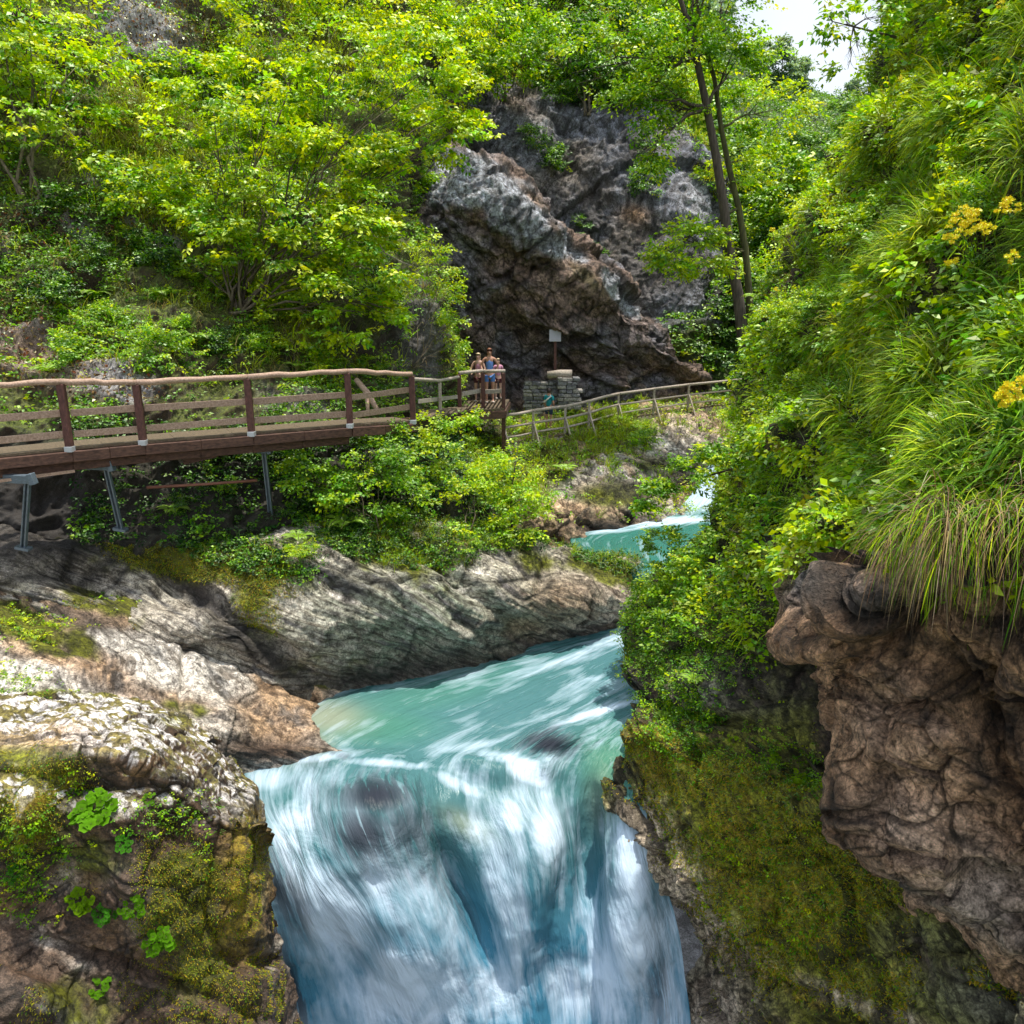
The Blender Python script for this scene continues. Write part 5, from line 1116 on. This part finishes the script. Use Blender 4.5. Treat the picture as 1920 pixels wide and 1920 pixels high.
M_SKIN = plain('skin', (.50, .26, .18), .5, 0, .06); M_SKIN2 = plain('fair_skin', (.62, .38, .30), .5, 0, .06)
def person(loc, H, rz, label, skin, top, topmat, legmat, hairmat, arms, shorts=True, hairlong=True, shoe=None, tuck=0):
    t = empty('person', loc, label, 'person'); t.rotation_euler.z = rz; s = H/1.68
    def S(v): return tuple(x*s for x in v)
    hip, knee, ank = .88, .47, .075
    J = [(0, 0, .93, .125, .095), (0, 0, 1.12, .105, .08), (0, -.005, 1.30, .135, .09), (0, 0, 1.42, .075, .065), (0, .0, 1.47, .05), (0, -.012, 1.555, .072, .085), (0, -.01, 1.635, .066, .08)]
    E_ = [(0, 1), (1, 2), (2, 3), (3, 4), (4, 5), (5, 6)]
    for sx in (-1, 1):
        b = len(J); J += [(.095*sx, 0, .84, .088), (.10*sx, -.01, knee, .052), (.10*sx, .015, .30, .048), (.10*sx, .01, ank, .034), (.105*sx, -.10, .035, .036, .028), (.105*sx, -.16, .03, .028, .02)]
        E_ += [(0, b), (b, b+1), (b+1, b+2), (b+2, b+3), (b+3, b+4), (b+4, b+5)]
        el, wr = arms[0 if sx < 0 else 1]; b = len(J)
        d = (Vector(wr)-Vector(el)).normalized(); side = d.cross(Vector((0, -1, .2))).normalized()
        palm = Vector(wr)+d*.05
        J += [(.165*sx, .0, 1.375, .052), (*el, .036), (*wr, .024), (*palm, .030, .016)]
        E_ += [(3, b), (b, b+1), (b+1, b+2), (b+2, b+3)]
        for k, (o_, l_) in enumerate(((-.027, .062), (-.009, .075), (.009, .070), (.026, .055))):
            q = palm+side*o_+d*.03; r_ = palm+side*o_*1.15+d*(.03+l_*.6)+Vector((0, -.008, 0)); e_ = r_+d*l_*.4+Vector((0, -.016, -.004))
            c_ = len(J); J += [(*q, .009), (*r_, .008), (*e_, .007)]; E_ += [(b+3, c_), (c_, c_+1), (c_+1, c_+2)]
        q = Vector(wr)+d*.03-side*.03*sx; r_ = q+d*.035-side*.02*sx; c_ = len(J); J += [(*q, .011), (*r_, .009)]; E_ += [(b+2, c_), (c_, c_+1)]
    J = [tuple(x*s for x in j) for j in J]
    body = skin_mesh('body', J, E_, skin, t)
    hc = Vector((0, -.012, 1.595))*s
    for sx in (-1, 1): ball('eye', hc+Vector((.028*sx, -.083, .0))*s, .010*s, M_EYE, body, seg=8)
    ball('nose', hc+Vector((0, -.095, -.025))*s, .013*s, skin, body, (.8, 1, 1.5), seg=8)
    ball('mouth', hc+Vector((0, -.086, -.058))*s, .02*s, M_LIP, body, (1, .3, .35), seg=8)
    for sx in (-1, 1): ball('ear', hc+Vector((.076*sx, .008, -.01))*s, .02*s, skin, body, (.4, .8, 1.3), seg=8)
    ball('hair', hc+Vector((0, .014, .022))*s, .1*s, hairmat, t, (.9, 1.0, 1.08), cut=lambda q: q.y < -.045*s and q.z < .045*s)
    if hairlong: ball('hair', hc+Vector((0, .06, -.09))*s, .08*s, hairmat, t, (1.0, .6, 1.6))
    if top == 'vest': JJ = [(0, 0, .90, .137, .108), (0, 0, 1.12, .117, .092), (0, -.005, 1.30, .146, .102), (0, 0, 1.38, .11, .075)]; EE = [(0, 1), (1, 2), (2, 3)]
    else:
        JJ = [(0, 0, .90, .14, .11), (0, 0, 1.12, .12, .095), (0, -.005, 1.30, .148, .104), (0, 0, 1.40, .09, .075)]; EE = [(0, 1), (1, 2), (2, 3)]
        for sx in (-1, 1):
            el = Vector(arms[0 if sx < 0 else 1][0]); sh = Vector((.165*sx, 0, 1.375)); b = len(JJ)
            JJ += [(*sh, .066), (*sh.lerp(el, .65), .056)]; EE += [(3, b), (b, b+1)]
    skin_mesh('top', [tuple(x*s for x in j) for j in JJ], EE, topmat, t)
    lo = .62 if shorts else .12
    JJ = [(0, 0, .95, .135, .105)]; EE = []
    for sx in (-1, 1):
        b = len(JJ); JJ += [(.095*sx, 0, .84, .10), (.10*sx, 0, lo, .075 if shorts else .05)]; EE += [(0, b), (b, b+1)]
    skin_mesh('shorts' if shorts else 'trousers', [tuple(x*s for x in j) for j in JJ], EE, legmat, t)
    for sx in (-1, 1): 
        o_ = ball('shoe', Vector((.105*sx, -.055, .035))*s, .05*s, shoe or M_SHOE, t, (.95, 2.4, .72))
    return t
M_EYE = plain('eye', (.03, .02, .02), .2); M_LIP = plain('lip', (.45, .12, .10), .5); M_SHOE = plain('shoe', (.5, .42, .38), .7)
M_BLUE = plain('blue_cloth', (.14, .26, .62), .8); M_DENIM = plain('denim', (.10, .24, .62), .85); M_PINK = plain('pink_cloth', (.62, .28, .42), .8); M_MAROON = plain('maroon_cloth', (.10, .025, .035), .85)
M_TEAL = plain('teal_cloth', (.01, .26, .30), .8); M_BLOND = plain('blond_hair', (.55, .42, .26), .6); M_BROWNH = plain('auburn_hair', (.20, .07, .03), .6); M_DARKH = plain('dark_hair', (.03, .02, .018), .6); M_NAVY = plain('navy_cloth', (.02, .04, .09), .8); M_WHITE = plain('white_strap', (.8, .8, .82), .6)
zP = CZ-3.2
def gp(px, Y, z): q = at(px, 700, Y); return (q[0], Y, z)
down = (((-.22, .02, 1.12), (-.20, -.10, .90)), ((.22, .02, 1.12), (.20, -.10, .90)))
rest = (((-.26, -.06, 1.14), (-.18, -.26, 1.06)), ((.26, -.06, 1.14), (.18, -.26, 1.06)))
person(gp(918, 25.25, zP), 1.66, .1, 'auburn haired woman in blue top and denim shorts at the platform rail', M_SKIN, 'vest', M_BLUE, M_DENIM, M_BROWNH, (((-.27, .0, 1.16), (-.22, -.16, .98)), ((.28, .06, 1.16), (.18, .0, 1.0))))
person(gp(897, 25.5, zP), 1.50, -.2, 'blonde person in pink top and maroon shorts, leftmost on the platform', M_SKIN2, 'vest', M_PINK, M_MAROON, M_BLOND, rest)
person(gp(934, 26.3, zP), 1.28, .3, 'child in pink with pale shoes half hidden behind the woman in blue', M_SKIN2, 'tee', M_PINK, M_MAROON, M_BLOND, down, shoe=plain('pale_shoe', (.7, .6, .55), .7))
cp = person(gp(1030, 27.6, CZ-4.45), 1.42, 2.6, 'dark haired person in a teal shirt walking along the distant footpath', M_SKIN, 'tee', M_TEAL, M_NAVY, M_DARKH, down, hairlong=False)
mb = MB(); mb.tube([(-.14, .11, 1.20), (0, .135, 1.08), (.14, .11, .98)], .025, 6); mb.build('strap', M_WHITE, cp)
# ---- rosettes of round leaves, ferns, flowers
def rosette(name, loc, nrm_, r, n, label, col=BG, group=None):
    t = empty(name, loc, label, 'leafy plant', group); V = []; F = []; cc = []
    N_ = Vector(nrm_); N_ = (N_*.6+Vector((0, 0, .6))+Vector((0, -.35, 0))).normalized(); q = N_.to_track_quat('Z', 'Y')
    stm = MB()
    for i in range(n):
        a = random.uniform(0, 6.28); d = random.uniform(.15, 1)**.7*r; h = random.uniform(.35, .8)*r
        c = q @ Vector((math.cos(a)*d, math.sin(a)*d, h)); lr = random.uniform(.15, .36)*r
        ln = (N_+Vector((random.uniform(-.45, .45), random.uniform(-.45, .45), random.uniform(-.2, .3)))).normalized(); lq = ln.to_track_quat('Z', 'Y')
        stm.tube([(0, 0, -.02), c*.5, c], .004, 4)
        b = len(V); V.append(tuple(c-ln*lr*.18)); k = 12; sh = random.uniform(.75, 1.3); ba = random.uniform(0, 6.28); lc = col*sh
        for j in range(k):
            aa = 2*math.pi*j/k+ba; rr = lr*(.45 if j == 0 else .95+.07*math.cos(j*3.0)); rr *= 1+.06*(-1)**j; V.append(tuple(c+lq @ Vector((math.cos(aa)*rr, math.sin(aa)*rr, random.uniform(-.03, .03)*r))))
        for j in range(k): F.append([b, b+1+j, b+1+(j+1) % k])
        cc += [lc*.55]+[lc*random.uniform(.9, 1.1) for _ in range(k)]
    mesh_np('leaves', V, F, M_LEAF, np.array(cc), True, parent=t); stm.build('stems', M_TWIG, t)
    return t
lw_ = ['large rosette of round green leaves under the lip of the near boulder', 'small round-leaved plant halfway down the near boulder, beside the pale scar', 'yellow green leafy clump on the lower face of the near boulder', 'dark green leafy clump above the lowest leaves of the near boulder', 'round-leaved plant at the lower right of the near boulder face', 'single drooping round-leaved plant near the bottom of the boulder', 'small leafy clump on the left edge of the boulder face', 'middle leafy clump in the row across the lower boulder', 'tiny rosette right of the large one below the boulder lip']
for (px, py, r_, n_, cl), lb in zip(((178,1525,.24,26,BG),(240,1585,.13,10,MG*1.3),(155,1690,.17,22,YG*.8),(200,1715,.14,18,MG*1.3),(303,1765,.19,18,BG*.85),(190,1850,.16,9,BG*.9),(30,1640,.12,12,MG*1.2),(255,1700,.15,14,BG*.9),(285,1500,.09,8,BG)), lw_):
    p, n_n = on(Nb, px, py); rosette('round_leaved_plant', p, n_n, r_*.95, int(n_*2.2), lb, cl*C(.42,.62,.9))
for (px, py, r_, n_), lb in zip(((1375,1385,.10,12),(1455,1420,.13,16),(1500,1465,.15,20),(1300,1400,.10,12),(1545,1480,.1,12)), ('small clover-like plant on the moss below the fern', 'clover-like plant left of the widest one on the mossy rock', 'widest clump of round leaves on the shaded mossy rock', 'pale green leafy plant on the golden moss nearest the water', 'dark clump of round leaves under the crag')):
    p, n_n = on(R, px, py); rosette('round_leaved_plant', p, n_n, r_, n_, lb, BG*.75)
for (px, py, r_), lb in zip(((1752,475,.13),(1800,300,.09),(1515,890,.13),(1700,640,.08)), ('pair of big heart-shaped pale leaves beside the yellow flowers', 'small broad-leaved plant high on the right slope', 'broad pale oval leaf plant low on the right slope', 'small broad-leaved plant below the yellow flowers')):
    p, n_n = on(R, px, py); rosette('broad_leaved_plant', p+n_n*.12, n_n, r_, 6, lb, YG*.9)
# ferns
def fern_proto():
    t = empty('fern', (0, 0, 0), 'x', 'fern'); lv = Leaves(); stm = MB()
    for i in range(9):
        a = 2*math.pi*i/9+random.uniform(-.3, .3); dh = np.array([math.cos(a), math.sin(a), 0]); L0 = random.uniform(.7, 1.05); n = 22
        tt = np.linspace(.08, 1, n)[:, None]; P = dh*L0*tt*.85+UPV*L0*(.85*tt-.75*tt**2.2)
        tg = unit(np.gradient(P, axis=0)); sd = unit(np.cross(tg, UPV)); nn = unit(np.cross(sd, tg)); stm.tube([tuple(p) for p in P[::3]], .008, 4)
        for sg_ in (-1, 1):
            z = .26*L0*np.sin(np.pi*np.clip(tt[:, 0], .02, .97)**.75)+.02
            c = np.repeat((BG*random.uniform(.8, 1.2))[None], n, 0)
            lv.leaves(P, sd*sg_+tg*.35-UPV*.12, nn, z, c, .26, .05)
    lv.build('fronds', M_LEAF, t); stm.build('stalks', M_TWIG, t); return t
fr = fern_proto()
fl_ = [(A,380,640,.9,'fern left of centre low on the left hillside'),(A,180,560,.8,'fern on the bare brown patch of the left hillside'),(A,450,480,.8,'fern at the foot of the big hazel'),(A,90,700,.7,'fern in front of the dark rock at the left edge'),(A,300,560,.7,'fern between the two low hillside ferns'),(A,560,690,.7,'fern just above the railing near the gully'),
       (B,655,985,.9,'broad fern on the shady crest below the boardwalk end'),(B,560,1010,.6,'smaller fern left of the broad one on the shady crest'),(A,330,960,.6,'fern in the dark under the boardwalk'),(R,1420,560,.7,'fern beside the base of the tall trees'),(R,1480,800,.5,'blue green fern low on the right slope'),(R,1300,1270,.4,'little fern on the river face of the right rock'),(Cs,1060,880,.7,'fern between path and upper river'),(R,1240,1345,.25,'tiny fern on the ledge above the mossy rock')]
for s_, px, py, sc_, lb in fl_:
    p, n_n = on(s_, px, py); place(fr, p+n_n*.08, sc_*.8, lb, None, 'fern')
# yellow flowers
M_PETAL = leaf_mat('petal', .2, .05, (1., 1., .6))
def goldenrod(p, n_n, spots, label):
    t = empty('yellow_wildflower', p, label, 'wildflower'); p = np.array(p); lv = Leaves(); st_ = MB(); lf = Leaves()
    for (q, r_, k) in spots:
        q = np.array(q)-p; st_.tube([(0, 0, 0), tuple(q*.55+C(0, 0, .04)), tuple(q)], .004, 5)
        a_, d = blob_anchors(q, r_, k, 1.0, .1)
        m = len(a_); sz = RNG.uniform(.014, .024, m)
        for j in range(5):
            an = 2*math.pi*j/5; dd = C(math.cos(an), -.25, math.sin(an))+rnd(m)*.25
            lv.leaves(a_, dd, C(0, -1, .4)+rnd(m)*.4, sz, pal(m, [C(.95, .80, .02), C(.92, .66, .02), C(.95, .88, .05)], [3, 2, 2], .15), .6, .1)
        tt = RNG.uniform(.1, .8, 14)[:, None]; lf.leaves(q*tt, rnd(14)+C(0, 0, .2), UPV+rnd(14)*.5, RNG.uniform(.05, .09, 14), pal(14, [BG, MG], [1, 1]), .35)
    lv.build('blossom', M_PETAL, t); st_.build('stems', M_TWIG, t); lf.build('leaves', M_LEAF, t)
def gr(px, py, lst, label):
    p, n_n = on(R, px, py); base = p.copy()
    spots = []
    for (x, y, rpx, k) in lst: Y = p[1]-.85; spots.append((at(x, y, Y), rpx*Y/FPX, k))
    goldenrod(base, n_n, spots, label)
gr(1835, 520, [(1790,415,15,60),(1783,450,14,60),(1786,490,11,45),(1815,395,18,90),(1828,420,20,110),(1810,430,14,60),(1850,432,12,40)], 'largest cluster of yellow flowers, hanging in the grass of the right slope')
gr(1890, 450, [(1878,390,14,50),(1893,382,12,40),(1904,388,8,20)], 'small yellow flower head just right of the largest cluster')
gr(1905, 540, [(1892,482,9,26),(1902,478,8,20)], 'small yellow flower head below and right of the largest cluster')
gr(1905, 800, [(1878,738,14,60),(1890,752,14,60),(1905,735,16,70),(1893,722,10,40),(1915,712,12,40)], 'yellow flower cluster low at the right edge')
gr(1700, 190, [(1692,150,9,24),(1686,143,6,12)], 'small yellow flower near the top of the right slope')
gr(1885, 40, [(1878,8,8,22)], 'tiny yellow flower at the top right corner')
gr(1480, 660, [(1448,430,7,16),(1455,545,7,16)], 'sparse yellow flowers beside the tall trees')
# ================================================================ camera, sky, sun
cam = bpy.data.cameras.new('camera'); co = bpy.data.objects.new('camera', cam); COL.objects.link(co)
co.location = (0, 0, CZ); co.rotation_euler = (math.radians(90)-PITCH, 0, 0)
cam.sensor_width = 36; cam.lens = 36*FPX/1920; cam.clip_end = 3000; cam.clip_start = .1
SC.camera = co
w = bpy.data.worlds.new('World'); SC.world = w; w.use_nodes = True
nt = w.node_tree; nt.nodes.clear()
SUN = Vector((.14, .02, .97)).normalized()
sky = nt.nodes.new('ShaderNodeTexSky'); sky.sky_type = 'NISHITA'; sky.sun_disc = False
sky.sun_elevation = math.asin(SUN.z); sky.sun_rotation = math.atan2(SUN.x, SUN.y)
sky.air_density = 1.2; sky.dust_density = 2.0
tc = nt.nodes.new('ShaderNodeTexCoord'); no = nt.nodes.new('ShaderNodeTexNoise'); no.inputs['Scale'].default_value = 2.2; no.inputs['Detail'].default_value = 6
cr = ramp(nt, [(.35, (.55,)*3), (.6, (1.,)*3)])
nt.links.new(tc.outputs['Generated'], no.inputs['Vector']); nt.links.new(no.outputs[0], cr.inputs[0])
mx = nt.nodes.new('ShaderNodeMix'); mx.data_type = 'RGBA'; mx.inputs[7].default_value = (6.8, 7.4, 8.2, 1)
nt.links.new(cr.outputs[0], mx.inputs[0]); nt.links.new(sky.outputs[0], mx.inputs[6])
bg = nt.nodes.new('ShaderNodeBackground'); bg.inputs['Strength'].default_value = .145
wo = nt.nodes.new('ShaderNodeOutputWorld')
nt.links.new(mx.outputs[2], bg.inputs['Color']); nt.links.new(bg.outputs[0], wo.inputs['Surface'])
sl = bpy.data.lights.new('sun', 'SUN'); sl.energy = 5.0; sl.angle = math.radians(.6); sl.color = (1, .95, .84)
so = bpy.data.objects.new('sun', sl); COL.objects.link(so); so.location = (0, 0, 40)
so.rotation_euler = SUN.to_track_quat('Z', 'Y').to_euler()
SC.view_settings.view_transform = 'Standard'; SC.view_settings.look = 'None'; SC.view_settings.exposure = 0; SC.view_settings.gamma = 1
SC.render.engine = 'CYCLES'
cy = SC.cycles
cy.use_denoising = True
try: cy.denoiser = 'OPENIMAGEDENOISE'
except Exception: pass
cy.max_bounces = 6; cy.diffuse_bounces = 4; cy.glossy_bounces = 2; cy.transmission_bounces = 2; cy.transparent_max_bounces = 4
cy.use_adaptive_sampling = True; cy.adaptive_threshold = .03
cy.caustics_reflective = False; cy.caustics_refractive = False; cy.sample_clamp_indirect = 6
SC.render.film_transparent = False
